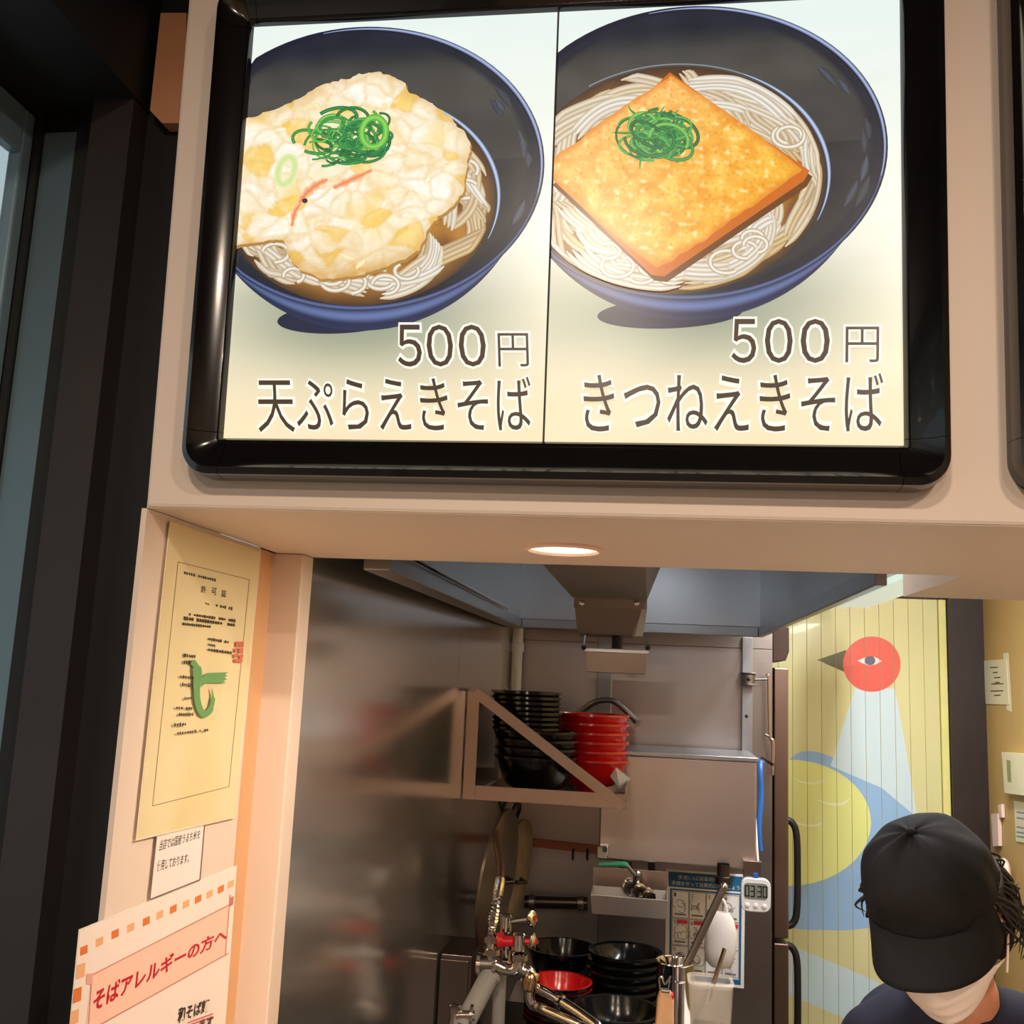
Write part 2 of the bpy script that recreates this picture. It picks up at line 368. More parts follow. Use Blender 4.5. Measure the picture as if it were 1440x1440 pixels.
# ================================================================== MENU LIGHTBOXES
def rrect(x0, y0, x1, y1): pass
def lightbox(name, label, outer, inner, off_s, full=True):
    # outer, inner: plane rectangles (x0, x1, v0, v1) on the fascia (v along FU)
    def PF(x, v, o): return Vector((x, 0, 0)) + Vector((0, FO.y, FO.z)) + FU * v + FN * o
    t = thing(name, label, 'menu board', PF((outer[0]+outer[1])/2, outer[2], 0.0))
    X0, X1, V0, V1 = outer; x0, x1, v0, v1 = inner
    R = 0.030; dp = 0.034
    # rail profile across: from inner edge (s=0) to outer edge (s=1); (s, height)
    prof = [(0, 0.0), (0, 0.016), (0.06, 0.019), (0.12, 0.017), (0.62, 0.026), (0.78, dp), (0.94, dp - 0.004), (1.0, dp - 0.014), (1.0, 0.0)]
    def rail(nm, pin, pout):                  # pin/pout : lists of (x,v) along the rail
        mb = MB(); n = len(prof); vs = []; fs = []
        for (ix, iv), (ox, ov) in zip(pin, pout):
            vs += [PF(ix + (ox-ix)*s, iv + (ov-iv)*s, h) for s, h in prof]
        for k in range(len(pin) - 1): fs += [(k*n+i, k*n+i+1, (k+1)*n+i+1, (k+1)*n+i) for i in range(n-1)]
        fs += [tuple(range(n)), tuple(range((len(pin)-1)*n, len(pin)*n))]
        mb.add(vs, fs); return mb.build(nm, blackgloss, t, smooth=True)
    c = 0.006
    rail('frame_rail', [(x0, v0 + c), (x0, v1 - c)], [(X0, v0 + c), (X0, v1 - c)])
    rail('frame_rail', [(x1, v0 + c), (x1, v1 - c)], [(X1, v0 + c), (X1, v1 - c)])
    rail('frame_rail', [(x0 + c, v0), (x1 - c, v0)], [(x0 + c, V0), (x1 - c, V0)])
    rail('frame_rail', [(x0 + c, v1), (x1 - c, v1)], [(x0 + c, V1), (x1 - c, V1)])
    for sx, sv in ((0, 0), (1, 0), (0, 1), (1, 1)):
        ox, ix, ov, iv = (X1, x1, 0, 0) if sx else (X0, x0, 0, 0); ov, iv = (V1, v1) if sv else (V0, v0)
        dx = 1 if sx else -1; dv = 1 if sv else -1
        po = []; pi = []
        cx, cv = ox - dx*R, ov - dv*R
        po.append((ox, iv - dv*(c - 0.0006))); pi.append((ix, iv - dv*(c - 0.0006)))
        for k in range(9):
            a = math.pi/2 * k/8; po.append((cx + dx*R*math.cos(a), cv + dv*R*math.sin(a))); pi.append((ix, iv))
        po.append((ix - dx*(c - 0.0006), ov)); pi.append((ix - dx*(c - 0.0006), iv))
        rail('frame_corner', pi, po)
    mb = MB(); mb.hexa([PF(x0, v0, 0.0006), PF(x1, v0, 0.0006), PF(x1, v1, 0.0006), PF(x0, v1, 0.0006)], [PF(x0, v0, off_s), PF(x1, v0, off_s), PF(x1, v1, off_s), PF(x0, v1, off_s)])
    mb.build('light_panel', mat('lit_panel', (245, 238, 214), 0.3, emit=0.62, var=0.0), t)
    return t, PF
def fv(px, py, off=0.0):
    p = onF(px, py, off); return p.x, (p - (FO + FN*off)).dot(FU)
OS = 0.010
ax0 = (fv(317, 620, OS)[0] + fv(355, 35, OS)[0]) / 2; ax1 = (fv(1274, 626, OS)[0] + fv(1262, 0, OS)[0]) / 2
av0 = (fv(317, 620, OS)[1] + fv(1274, 626, OS)[1]) / 2; av1 = (fv(355, 35, OS)[1] + fv(1262, -3, OS)[1]) / 2
oX0 = (fv(264, 600, 0.02)[0] + fv(306, 20, 0.02)[0]) / 2; oX1 = (fv(1338, 620, 0.02)[0] + fv(1326, 20, 0.02)[0]) / 2
oV0 = (fv(320, 679, 0.0)[1] + fv(1290, 690, 0.0)[1]) / 2; oV1 = av1 + (av0 - oV0)
print('menu', ax0, ax1, av0, av1, 'outer', oX0, oX1, oV0, oV1, 'ZS', ZS, 'XP', XP, 'xpost', xpost, 'ys', ys)
box1, PF = lightbox('menu_lightbox', 'black framed lit menu board with two soba bowl photos, 500 yen each', (oX0, oX1, oV0, oV1), (ax0, ax1, av0, av1), OS)
wbx = oX1 - oX0; nX0 = (fv(1412, 0, 0.02)[0] + fv(1427, 640, 0.02)[0]) / 2
box2, _ = lightbox('menu_lightbox', 'black framed menu board beside the soba menu, only its edge in view', (nX0, nX0 + wbx, oV0, oV1), (nX0 + (ax0-oX0), nX0 + wbx - (oX1-ax1), av0, av1), OS)
# ---- the two prints, drawn in photo pixels on the panel plane, clipped to their half
xd = (fv(784, 10, OS)[0] + fv(767, 623, OS)[0]) / 2
def make_P(x0, x1):
    def P(px, py, h):
        p = onF(px, py, OS); x = min(max(p.x, x0), x1); v = (p - (FO + FN*OS)).dot(FU); v = min(max(v, av0 + 1e-4), av1 - 1e-4)
        return PF(x, v, OS + h)
    return P
def ell(c, a, b, phi, t, k=1.0):
    x, y = a*k*math.cos(t), b*k*math.sin(t); return (c[0] + x*math.cos(phi) - y*math.sin(phi), c[1] + x*math.sin(phi) + y*math.cos(phi))
def bowl_print(A, X0p, X1p, c, a, b, phi, body, foot, soupc, seed, topping):
    rnd = random.Random(seed)
    # background gradient: pale green-white top, cream bottom, soft contact shade in the picture
    def bgc(u, v, p):
        top, mid_, bot = (230, 242, 238), (250, 247, 230), (252, 232, 192)
        col = mix(top, mid_, v*1.9) if v < 0.53 else mix(mid_, bot, (v-0.53)*2.6)
        dx, dy = (p[0] - c[0] + 10) / (a*0.80), (p[1] - c[1] - b*1.02) / (b*0.42)
        s = math.exp(-(dx*dx + dy*dy)); col = mix(col, (128, 140, 118), 0.85*s)
        n = 3*nz(p[0]*0.01 + p[1]*0.02, p[1]*0.03, seed); return tuple(x + n for x in col)
    A.grid(lambda u, v: (X0p[0] + (X1p[0]-X0p[0])*u, -8 + 642*v), 46, 60, bgc)
    # bowl outside and foot
    A.poly([tuple(p[:2]) for p in smooth_pts([Vector((x, y, 0)) for x, y in foot], 6, True)], (36, 42, 66))
    ts = [math.radians(8 + 164*i/60) for i in range(61)]
    def drop(t): return 30*max(0, math.sin((t - math.radians(8))/math.radians(164)*math.pi))**1.2
    def under(u, v, p):
        t = ts[0] + (ts[-1]-ts[0])*u; col = mix((34, 42, 72), (104, 122, 172), math.sin(min(1, v*1.5)*math.pi)*math.sin(math.pi*u)); return mix(col, (46, 56, 92), max(0, v - 0.6)*1.6)
    A.grid(lambda u, v: (lambda e, d_: (e[0]*(1-0.06*v) + c[0]*0.06*v, e[1] + d_*v))(ell(c, a, b, phi, ts[0] + (ts[-1]-ts[0])*u, 0.995), drop(ts[0] + (ts[-1]-ts[0])*u)), 60, 10, under)
    N = 96
    # rim: dark outer, light edge, dark inner
    A.poly([ell(c, a, b, phi, 2*math.pi*i/N) for i in range(N)], (26, 30, 48))
    def inner(u, v, p):
        t = 2*math.pi*u; r = v
        y = math.sin(t)*r
        col = mix((64, 64, 62), (28, 34, 48), (-y - 0.72)*6) if y < 0 else (52, 52, 54)
        lightband = math.exp(-((y + 0.52)/0.2)**2) * 0.5; col = mix(col, (92, 88, 82), lightband)
        if r > 0.955: col = mix(col, (30, 35, 50), 0.8)
        n = 8*nz(p[0]*0.02, p[1]*0.03, seed+2); return tuple(x + n for x in col)
    A.grid(lambda u, v: ell(c, a, b, phi, 2*math.pi*u, 0.965*v), 80, 26, inner)
    rim = [ell(c, a, b, phi, math.radians(-100 + 125*i/50), 0.985) for i in range(51)]
    A.ribbon(rim, [1 + 5*math.sin(math.pi*i/50) for i in range(51)], (70, 84, 124), (176, 188, 226))
    rim = [ell(c, a, b, phi, math.radians(15 + 160*i/50), 0.985) for i in range(51)]
    A.ribbon(rim, [1 + 6*math.sin(math.pi*i/50) for i in range(51)], (30, 38, 66), (96, 112, 160))
    # cloudy reflections on the right inner wall
    for k in range(7):
        t0 = rnd.uniform(-0.7, 0.35); kk = rnd.uniform(0.84, 0.93); L = rnd.uniform(0.10, 0.26)
        A.ribbon([ell(c, a, b, phi, t0 + L*i/12, kk) for i in range(13)], [0.6 + 11*math.sin(math.pi*i/12) for i in range(13)], (52, 53, 58), mix((52, 53, 58), (112, 122, 146), rnd.uniform(0.3, 0.8)))
    sc, sa, sb = soupc
    def soup(u, v, p):
        n = nz(p[0]*0.03, p[1]*0.03, seed+5); col = mix((104, 64, 34), (186, 128, 52), 0.5 + 0.9*n + 0.25*math.sin(2*math.pi*u))
        return mix(col, (60, 44, 36), (v - 0.86)*6)
    A.grid(lambda u, v: ell(sc, sa, sb, phi, 2*math.pi*u, v), 60, 16, soup)
    A.ribbon([ell(sc, sa, sb, phi, math.radians(-62 + 88*i/40), 1.02) for i in range(41)], [1 + 5*math.sin(math.pi*i/40) for i in range(41)], (96, 116, 156), (196, 212, 240))
    A.ribbon([ell(sc, sa, sb, phi, math.radians(-120 + 60*i/30), 1.02) for i in range(31)], 2.2, (92, 96, 100), (150, 156, 164))
    # noodles: bundles of long smooth strands that follow the bowl, brighter towards the top of the heap
    kk = 0
    for g in range(64):
        t0 = rnd.uniform(0, 2*math.pi); r0 = rnd.uniform(0.62, 0.90); dt = rnd.uniform(0.45, 1.0)*rnd.choice((-1, 1)); dr_ = rnd.uniform(-0.28, 0.28); ph = rnd.uniform(0, 6.28); am = rnd.uniform(0.015, 0.06)
        for s in range(rnd.randint(2, 5)):
            off = 0.036*s; pts = []
            for i in range(22):
                f = i/21; pts.append(ell(sc, sa, sb, phi, t0 + dt*f + 0.02*s, min(0.955, max(0.3, r0 + off + am*math.sin(ph + f*4.2) + dr_*f*f))))
            h = g/64; base = mix(rnd.choice(((186, 146, 84), (206, 166, 92), (210, 184, 134))), (240, 236, 226), h*1.0 + rnd.uniform(-0.25, 0.1))
            wd = 7.6 + rnd.uniform(-1, 1.2); A.ribbon(pts, [wd*min(1, 0.25 + i/3, 0.25 + (21-i)/3) for i in range(22)], mix(base, (116, 88, 56), 0.42), mix(base, (255, 255, 252), 0.35))
    for k in range(11):                          # a few curling loops
        q = ell(sc, sa, sb, phi, rnd.uniform(-0.9, 2.6), rnd.uniform(0.74, 0.86)); R1 = rnd.uniform(12, 20); t0 = rnd.uniform(0, 6.28)
        pts = [(q[0] + R1*math.cos(t0 + 4.6*i/20)*1.15, q[1] + R1*math.sin(t0 + 4.6*i/20)*0.8) for i in range(21)]
        A.ribbon(pts, 7, (164, 138, 96), (250, 245, 232))
    topping(A, rnd)
def tempura(A, rnd):
    cx, cy = 492, 250
    K = [(520, 104), (560, 112), (580, 132), (612, 150), (640, 172), (662, 205), (656, 240), (650, 275), (628, 300), (606, 318), (590, 352), (545, 376), (500, 390), (450, 392), (412, 370), (400, 340), (366, 342), (330, 345), (300, 330), (285, 250), (320, 180), (360, 165), (410, 146), (450, 124), (490, 112)]
    K = [tuple(p[:2]) for p in smooth_pts([Vector((x, y, 0)) for x, y in K], 8, True)]
    n = len(K)
    def rag(i):
        x, y = K[i % n]; s = 1 + 0.03*nz(x*0.12, y*0.12, 3) + 0.02*nz(x*0.35, y*0.35, 9); return (cx + (x-cx)*s, cy + (y-cy)*s)
    A.poly([(x + 2, y + 4) for x, y in (rag(i) for i in range(n))], (178, 132, 70))
    def fn(u, v):
        i = u*n; k = int(i) % n; f = i - int(i); a, b = rag(k), rag(k+1); x, y = a[0]+(b[0]-a[0])*f, a[1]+(b[1]-a[1])*f
        return (cx + (x-cx)*v, cy + (y-cy)*v)
    def colf(u, v, p):
        x, y = p; wx_ = 14*nz(x*0.03, y*0.03, 1); wy_ = 14*nz(x*0.03, y*0.03, 21)
        ds, ps = noise.voronoi(Vector(((x + wx_)*0.030, (y + wy_)*0.040, 0.3))); ds2, ps2 = noise.voronoi(Vector(((x + wx_)*0.085, (y + wy_)*0.10, 0.7)))
        cell = (math.sin(ps[0].x*91.7 + ps[0].y*47.3)*43.7) % 1; cell2 = (math.sin(ps2[0].x*31.7 + ps2[0].y*77.3)*23.7) % 1
        ridge = max(0, 1 - (ds[1] - ds[0])*4.0); ridge2 = max(0, 1 - (ds2[1] - ds2[0])*4.5)
        q = nz(x*0.018, y*0.018, 4)
        col = mix((250, 228, 176), (255, 251, 240), 0.25 + 0.75*cell)
        if cell < 0.22: col = mix(col, (246, 196, 66), 0.75)
        col = mix(col, (255, 253, 244), 0.45*cell2); col = mix(col, (228, 182, 104), 0.34*ridge + 0.16*ridge2)
        col = mix(col, (250, 206, 96), max(0, -q*0.9 - 0.05))
        shade = max(0, (y - 330)/70)*0.55 + max(0, (v - 0.88)/0.12)*0.45; col = mix(col, (206, 150, 66), shade*(0.55 + 0.45*cell2))
        return col
    A.grid(fn, 260, 90, colf)
    for k in range(26):                          # crisp flakes
        t = rnd.uniform(0, 6.28); rr = math.sqrt(rnd.random())*0.92; p = fn((t/6.283) % 1, rr); L = rnd.uniform(8, 24); an = rnd.uniform(0, 3.1)
        A.ribbon([(p[0] + math.cos(an)*L*(i/5-0.5) + rnd.uniform(-1.5, 1.5), p[1] + math.sin(an)*0.7*L*(i/5-0.5)) for i in range(6)], [1, 5, 8, 7, 5, 1], rnd.choice(((250, 226, 178), (246, 214, 140), (252, 236, 200))), rnd.choice(((255, 252, 242), (254, 240, 204))))
    for pts, wd in (([(420, 292), (430, 276), (446, 262), (462, 254)], 13), ([(470, 266), (492, 256), (524, 241)], 11), ([(412, 320), (416, 300), (424, 288)], 9)):
        A.ribbon([tuple(p[:2]) for p in smooth_pts([Vector((x, y, 0)) for x, y in pts], 5)], [wd*(0.35 + 0.65*math.sin(math.pi*(i + 0.5)/(5*(len(pts)-1) + 1)))*(1 + 0.25*math.sin(i*2.1)) for i in range(5*(len(pts)-1) + 1)], (250, 214, 160), (236, 128, 92))
    A.poly([ell((430, 284), 4, 3.5, 0, 6.283*i/10) for i in range(10)], (60, 52, 66))
    A.ribbon([ell((404, 242), 11, 20, 0.3, 6.283*i/20) for i in range(21)], 11, (236, 236, 186), (206, 228, 150))
    scallion(A, rnd, (486, 196), 76, 46, 46)
def scallion(A, rnd, c, a, b, n, ring=True):
    G = ((22, 110, 54), (44, 148, 66), (76, 178, 80), (28, 124, 72), (120, 200, 84), (18, 92, 52))
    for k in range(n):
        t0 = rnd.uniform(0, 6.28); rr = math.sqrt(rnd.random())*0.62; q = ell(c, a, b, 0, t0, rr); R1 = rnd.uniform(10, 34); R2 = R1*rnd.uniform(0.4, 0.9); ph = rnd.uniform(-0.6, 0.6); sp = rnd.uniform(2.6, 5.6); s0 = rnd.uniform(0, 6.28)
        pts = [ell(q, R1, R2, ph, s0 + sp*i/18) for i in range(19)]
        cg = rnd.choice(G); A.ribbon(pts, rnd.uniform(2.4, 5.4), mix(cg, (10, 60, 34), 0.35), mix(cg, (190, 236, 150), 0.25))
    if ring:
        A.ribbon([ell((527, 188), 17, 21, 0.15, 6.283*i/24) for i in range(25)], 9, (66, 166, 56), (150, 218, 96))
def tofu(A, rnd):
    TL, TR, BR, BL = (944, 104), (1134, 240), (924, 384), (755, 238)
    edge = [(TL[0]-2, TL[1]), (TR[0]+4, TR[1]+2), (TR[0]-4, TR[1]+16), (BR[0]+10, BR[1]+6), (BR[0]-8, BR[1]+4), (BL[0], BL[1]+16)]
    A.poly([(x + 4, y + 8) for x, y in edge], (112, 66, 26)); A.poly(edge, (206, 108, 30))
    def fn(u, v):
        bow = 10*math.sin(math.pi*u)*math.sin(math.pi*v)
        x = (TL[0]*(1-u)+TR[0]*u)*(1-v) + (BL[0]*(1-u)+BR[0]*u)*v; y = (TL[1]*(1-u)+TR[1]*u)*(1-v) + (BL[1]*(1-u)+BR[1]*u)*v
        e = 3*nz(x*0.05, y*0.05, 2); k = 0.12*(1 - 4*(u-.5)**2)*(1 if v < .5 else -1)*0
        r = 1 - 0.035*((2*u-1)**2*(2*v-1)**2)
        return (940 + (x-940)*r + e, 241 + (y-241)*r + e)
    def colf(u, v, p):
        x, y = p; q = nz(x*0.045, y*0.055, 11); r = nz(x*0.11, y*0.15, 5); s = nz(x*0.24, y*0.3, 8)
        col = mix((240, 158, 48), (252, 206, 98), 0.5 + 0.9*q); col = mix(col, (246, 186, 30), max(0, (u-0.45)*0.9*(1-v)))
        col = mix(col, (252, 206, 150), max(0, (0.5-u)*0.9)); col = mix(col, (255, 238, 180), max(0, r*1.6 - 0.25)); col = mix(col, (214, 118, 26), max(0, -s*0.9 - 0.1))
        e = min(u, v, 1-u, 1-v); return mix(col, (226, 126, 34), max(0, 1 - e/0.05)*0.7)
    A.grid(fn, 110, 110, colf)
    for k in range(14):
        x, y = 925, 190; t = 0.2 + k*0.43; L = rnd.uniform(40, 68)
        A.ribbon([(x + L*math.cos(t)*(f/6) + 6*math.sin(f), y + 0.75*L*math.sin(t)*(f/6) + rnd.uniform(-2, 2)) for f in range(7)], [3, 4, 4.5, 4, 3.5, 2.5, 1], (24, 110, 48), (70, 166, 72))
    scallion(A, rnd, (926, 192), 50, 42, 60, False)
prn = attr_mat('lit_print', emit=1.03, rough=0.25, spec=0.35)
A1 = Art(make_P(ax0, xd)); 
bowl_print(A1, (300, 0), (800, 0), (512, 237), 254, 199, math.radians(-4), [(300, 395), (340, 432), (420, 452), (500, 454), (590, 436), (680, 380), (745, 300), (762, 240), (560, 330), (380, 360)], [ell((478, 448), 88, 21, -0.05, 6.283*i/24) for i in range(24)], ((508, 282), 190, 148), 11, tempura)
A2 = Art(make_P(xd, ax1))
bowl_print(A2, (750, 0), (1300, 0), (975, 215), 274, 206, math.radians(-4.5), [(740, 375), (800, 418), (880, 440), (960, 446), (1060, 425), (1150, 372), (1225, 285), (1248, 215), (1000, 330), (840, 340)], [ell((942, 441), 102, 21, -0.04, 6.283*i/24) for i in range(24)], ((948, 254), 214, 160), 23, tofu)
def menu_text(A, txt, q, bold=0.0):
    A.h += 4e-5
    A.text(txt, q, (255, 250, 234), bold + 0.055); A.h += 2e-5; A.text(txt, q, (72, 56, 42), bold)
def menu_text2(A, txt, x0, y0, x1, y1, sh, bold=0.0):
    A.h += 4e-5; g = 3.2
    A.text(txt, bbq(x0 - g, y0 - g, x1 + g, y1 + g, sh), (255, 250, 234), bold + 0.05); A.h += 2e-5
    A.text(txt, bbq(x0, y0, x1, y1, sh), (72, 56, 42), bold)
[menu_text2(A1, ch, x0, 458, x1, 517, -0.04, 0.006) for ch, x0, x1 in (('５', 560, 594), ('０', 601, 638), ('０', 646, 684))]; menu_text2(A1, '円', 701, 470, 744, 517, -0.03, -0.004)
menu_text2(A1, '天ぷらえきそば', 364, 531, 748, 609, -0.05, 0.0)
[menu_text2(A2, ch, x0, 450, x1, 512, 0.0, 0.006) for ch, x0, x1 in (('５', 1028, 1063), ('０', 1075, 1114), ('０', 1125, 1166))]; menu_text2(A2, '円', 1188, 461, 1235, 511, 0.01, -0.004)
menu_text2(A2, 'きつねえきそば', 821, 526, 1241, 608, -0.01, 0.0)
A1.build('menu_print', prn, box1)['label'] = 'backlit photo of tempura soba in a dark bowl'
A2.build('menu_print', prn, box1)['label'] = 'backlit photo of soba with fried tofu in a dark bowl'
MB().hexa([PF(xd - 0.0007, av0, OS), PF(xd + 0.0007, av0, OS), PF(xd + 0.0007, av1, OS), PF(xd - 0.0007, av1, OS)], [PF(xd - 0.0007, av0, OS + 0.006), PF(xd + 0.0007, av0, OS + 0.006), PF(xd + 0.0007, av1, OS + 0.006), PF(xd - 0.0007, av1, OS + 0.006)]).build('divider', blackpaint, box1)
# ================================================================== SOFFIT DOWNLIGHT
lc = atZ(793, 770.5, ZS); dl = thing('downlight', 'round recessed downlight glowing in the peach soffit', 'light', lc)
rl = (atZ(843, 771, ZS) - atZ(743, 769, ZS)).length / 2
MB().lathe([(rl*1.12, 0.0), (rl*1.12, -0.003), (rl*1.0, -0.005), (rl*0.95, -0.002), (rl*0.95, 0.0)], 40, org=lc).build('trim_ring', mat('pink_white_trim', (244, 214, 196), 0.4), dl, smooth=True)
MB().lathe([(0.0, -0.0015), (rl*0.96, -0.0015)], 40, org=lc).build('diffuser', mat('lamp_glow', (255, 240, 216), 0.5, emit=2.0, var=0.0), dl)
bpy.data.objects['soffit_downlight_lamp'].location = lc + Vector((0, 0, -0.008))
# ================================================================== NOTICES ON THE PILLAR
def onP(px, py, off=0.0): return atX(px, py, XP + off)
def make_PP(base): return lambda px, py, h: onP(px, py) + Vector((base + h, 0, 0))
def sheet(name, label, cat, corners, th, off, edge, artf, P=None, group=None):
    c = [onP(*q) for q in corners]; ctr = (c[2] + c[3]) / 2
    t = thing(name, label, cat, ctr + Vector((off, 0, 0)))
    MB().hexa([p + Vector((off, 0, 0)) for p in c], [p + Vector((off + th, 0, 0)) for p in c]).build('sheet', edge, t)
    A = Art(make_PP(off + th), base=1e-4, step=2e-5); artf(A); A.build('print', attr_mat('paper_print', rough=0.35, spec=0.4), t); return t
def cert(A):
    c = [(237, 736), (361, 777), (326, 1146), (189, 1178)]
    def fn(u, v): return tuple((Vector(c[0])*(1-u) + Vector(c[1])*u)*(1-v) + (Vector(c[3])*(1-u) + Vector(c[2])*u)*v)
    A.grid(fn, 14, 24, lambda u, v, p: mix((220, 204, 150), (230, 216, 176), 0.5 + 0.5*math.sin(u*9 + 2*nz(u*3, v*2)) * v + 0.3*(0.5 - abs(u-0.5))))
    br = (120, 96, 62)
    def ln(p, q, wd=0.9): A.ribbon([p, q], wd, br)
    ln((246, 790), (347, 815)); ln((347, 815), (318, 1106)); ln((318, 1106), (210, 1133)); ln((210, 1133), (246, 790))
    d = (66, 54, 40)
    def row(x0, y0, x1, y1, h, n, col=d):       # a line of tiny illegible print
        rr = random.Random(int(x0*7 + y0))
        for i in range(n):
            f0 = (i + 0.12)/n; f1 = (i + 0.75 + 0.2*rr.random())/n
            if rr.random() < 0.12: continue
            xa, ya, xb_, yb_ = x0 + (x1-x0)*f0, y0 + (y1-y0)*f0, x0 + (x1-x0)*f1, y0 + (y1-y0)*f1
            hh = h*rr.uniform(0.55, 1.0); A.poly([(xa, ya - hh/2), (xb_, yb_ - hh/2), (xb_, yb_ + hh/2), (xa, ya + hh/2)], col)
    row(254, 805, 300, 816, 4.5, 14)
    for ch, (x, y) in zip('許可証', ((282, 829), (297, 832), (311, 835))): A.text(ch, [(x-3.5, y-6), (x+3.5, y-5), (x+3, y+5), (x-4, y+4)], d, 0.01)
    row(284, 848, 290, 850, 3.5, 2); row(299, 851, 323, 856, 5, 8)
    row(257, 863, 327, 873, 4.5, 20); row(253, 869, 326, 879, 5.5, 20); row(251, 877, 291, 881, 4.5, 13)
    row(287, 898, 317, 903, 4.5, 9); row(287, 906, 297, 908, 4, 4); row(286, 913, 321, 918, 4.5, 9)
    row(252, 921, 269, 923, 5, 5); row(251, 931, 267, 931, 5.5, 5); row(246, 951, 270, 953, 4.5, 7); row(249, 962, 268, 964, 5.5, 7); row(252, 982, 268, 981, 5, 6)
    row(240, 995, 264, 996, 4.5, 7); row(244, 1004, 265, 1004, 5, 8); row(237, 1019, 255, 1018, 5, 5); row(241, 1031, 286, 1026, 4.5, 13)
    rs = (214, 108, 86)
    for (x0, y0, x1, y1) in ((325, 902, 336, 909), (323, 911, 327, 917), (329, 911, 335, 918), (322, 919, 328, 924), (330, 920, 335, 925), (323, 926, 334, 931)): A.rect(x0, y0, x1, y1, rs)
    g = (104, 158, 96)
    S = lambda P_, n=6: [tuple(p[:2]) for p in smooth_pts([Vector((x, y, 0)) for x, y in P_], n)]
    A.poly([(275, 953), (284, 946), (314, 945), (309, 948), (313, 950), (308, 952), (312, 955), (307, 957), (310, 960), (281, 960), (275, 966)], g)
    A.ribbon(S([(262, 929), (268, 937), (270, 950), (269, 965), (270, 985), (276, 1002), (283, 1003), (289, 996), (292, 982), (290, 968)]), [3] + [8]*6 + [13]*6 + [11]*6 + [9]*6 + [9]*6 + [9]*6 + [8]*6 + [6]*6 + [3, 2.6, 2.2, 1.8, 1.4, 1], g)
sheet('certificate', 'yellowed laminated permit certificate with a green emblem, highest notice on the pillar', 'certificate', [(235, 733), (364, 776), (327, 1150), (187, 1182)], 0.0008, 0.0026, mat('laminate', (236, 222, 186), 0.25, coat=0.3), cert)
def ricenote(A):
    A.poly([(219, 1168), (286, 1148), (278, 1236), (208, 1263)], (238, 228, 224)); e = (120, 96, 88)
    for p, q in (((286, 1148), (278.5, 1237)), ((278.5, 1237), (207.5, 1265)), ((207.5, 1265), (218, 1168))): A.ribbon([p, q], 1.8, e)
    d = (58, 50, 50)
    A.text('当店では国産うるち米を', [(223, 1181), (280, 1166), (278, 1179), (220, 1197)], d, 0.012); A.text('使用しております。', [(219, 1210), (264, 1199), (262, 1213), (217, 1226)], d, 0.012)
sheet('rice_notice', 'small white notice with two black lines tucked under the certificate', 'notice', [(219.5, 1165), (287, 1145), (279, 1238), (207, 1266.5)], 0.0006, 0.0016, paper, ricenote)
def allergy(A):
    A.poly([(111, 1309), (331, 1219), (309, 1520), (69, 1735)], (242, 228, 222))
    # pattern squares along the top and down the left border
    xs = [(116, 1336), (138, 1324), (160, 1313), (182, 1304), (204, 1295), (223, 1286), (242, 1278), (260, 1271), (277, 1264), (293, 1257), (309, 1250), (323, 1243)]
    o1, o2 = (222, 122, 58), (236, 178, 132)
    for i, (x, y) in enumerate(xs):
        s = 5.6 - 0.12*i; A.poly([(x-s*0.95, y-s+2.3), (x+s, y-s-2.3), (x+s*0.95, y+s*1.1-2.3), (x-s, y+s*1.1+2.3)], (o1 if i % 2 == 0 and i < 11 or i == 10 else o2))
    for i, (x, y) in enumerate(((112, 1365), (107, 1399), (103, 1430), (99, 1464), (95, 1498))):
        s = 5.8; A.poly([(x-s, y-s-2), (x+s, y-s-6), (x+s*0.8, y+s+2), (x-s*1.2, y+s+6)], (o1 if i % 2 else o2))
    A.poly([(127, 1371), (320, 1274), (316, 1343), (118, 1452)], (248, 204, 186))
    for p, q in (((127, 1371), (325, 1270)), ((320, 1340), (118, 1452)), ((127, 1371), (118, 1500)), ((322, 1258), (315, 1342))): A.ribbon([p, q], 1.5, (204, 132, 122))
    A.rect(119, 1369, 128, 1384, (232, 172, 160)); A.poly([(322, 1262), (327, 1260), (326, 1272), (321, 1275)], (196, 110, 112))
    A.text('そばアレルギーの方へ', [(131, 1392), (319, 1302), (317, 1322), (127, 1425)], (196, 26, 48), 0.035)
    A.text('和そば麺', [(249, 1417), (293, 1404), (291, 1422), (247, 1440)], (56, 46, 40), 0.03)
    A.text('ます', [(279, 1434), (299, 1428), (297, 1442), (277, 1449)], (56, 46, 40), 0.03)
    A.ribbon([(262, 1438), (298, 1425)], 1.2, (206, 40, 70)); A.ribbon([(262, 1442), (298, 1429)], 1.2, (206, 40, 70))
sheet('allergy_poster', 'white poster with orange squares and red soba allergy heading low on the pillar', 'poster', [(110, 1307), (332, 1217), (310, 1523), (68, 1738)], 0.0008, 0.0004, mat('laminate_white', (244, 234, 228), 0.25, coat=0.3), allergy)
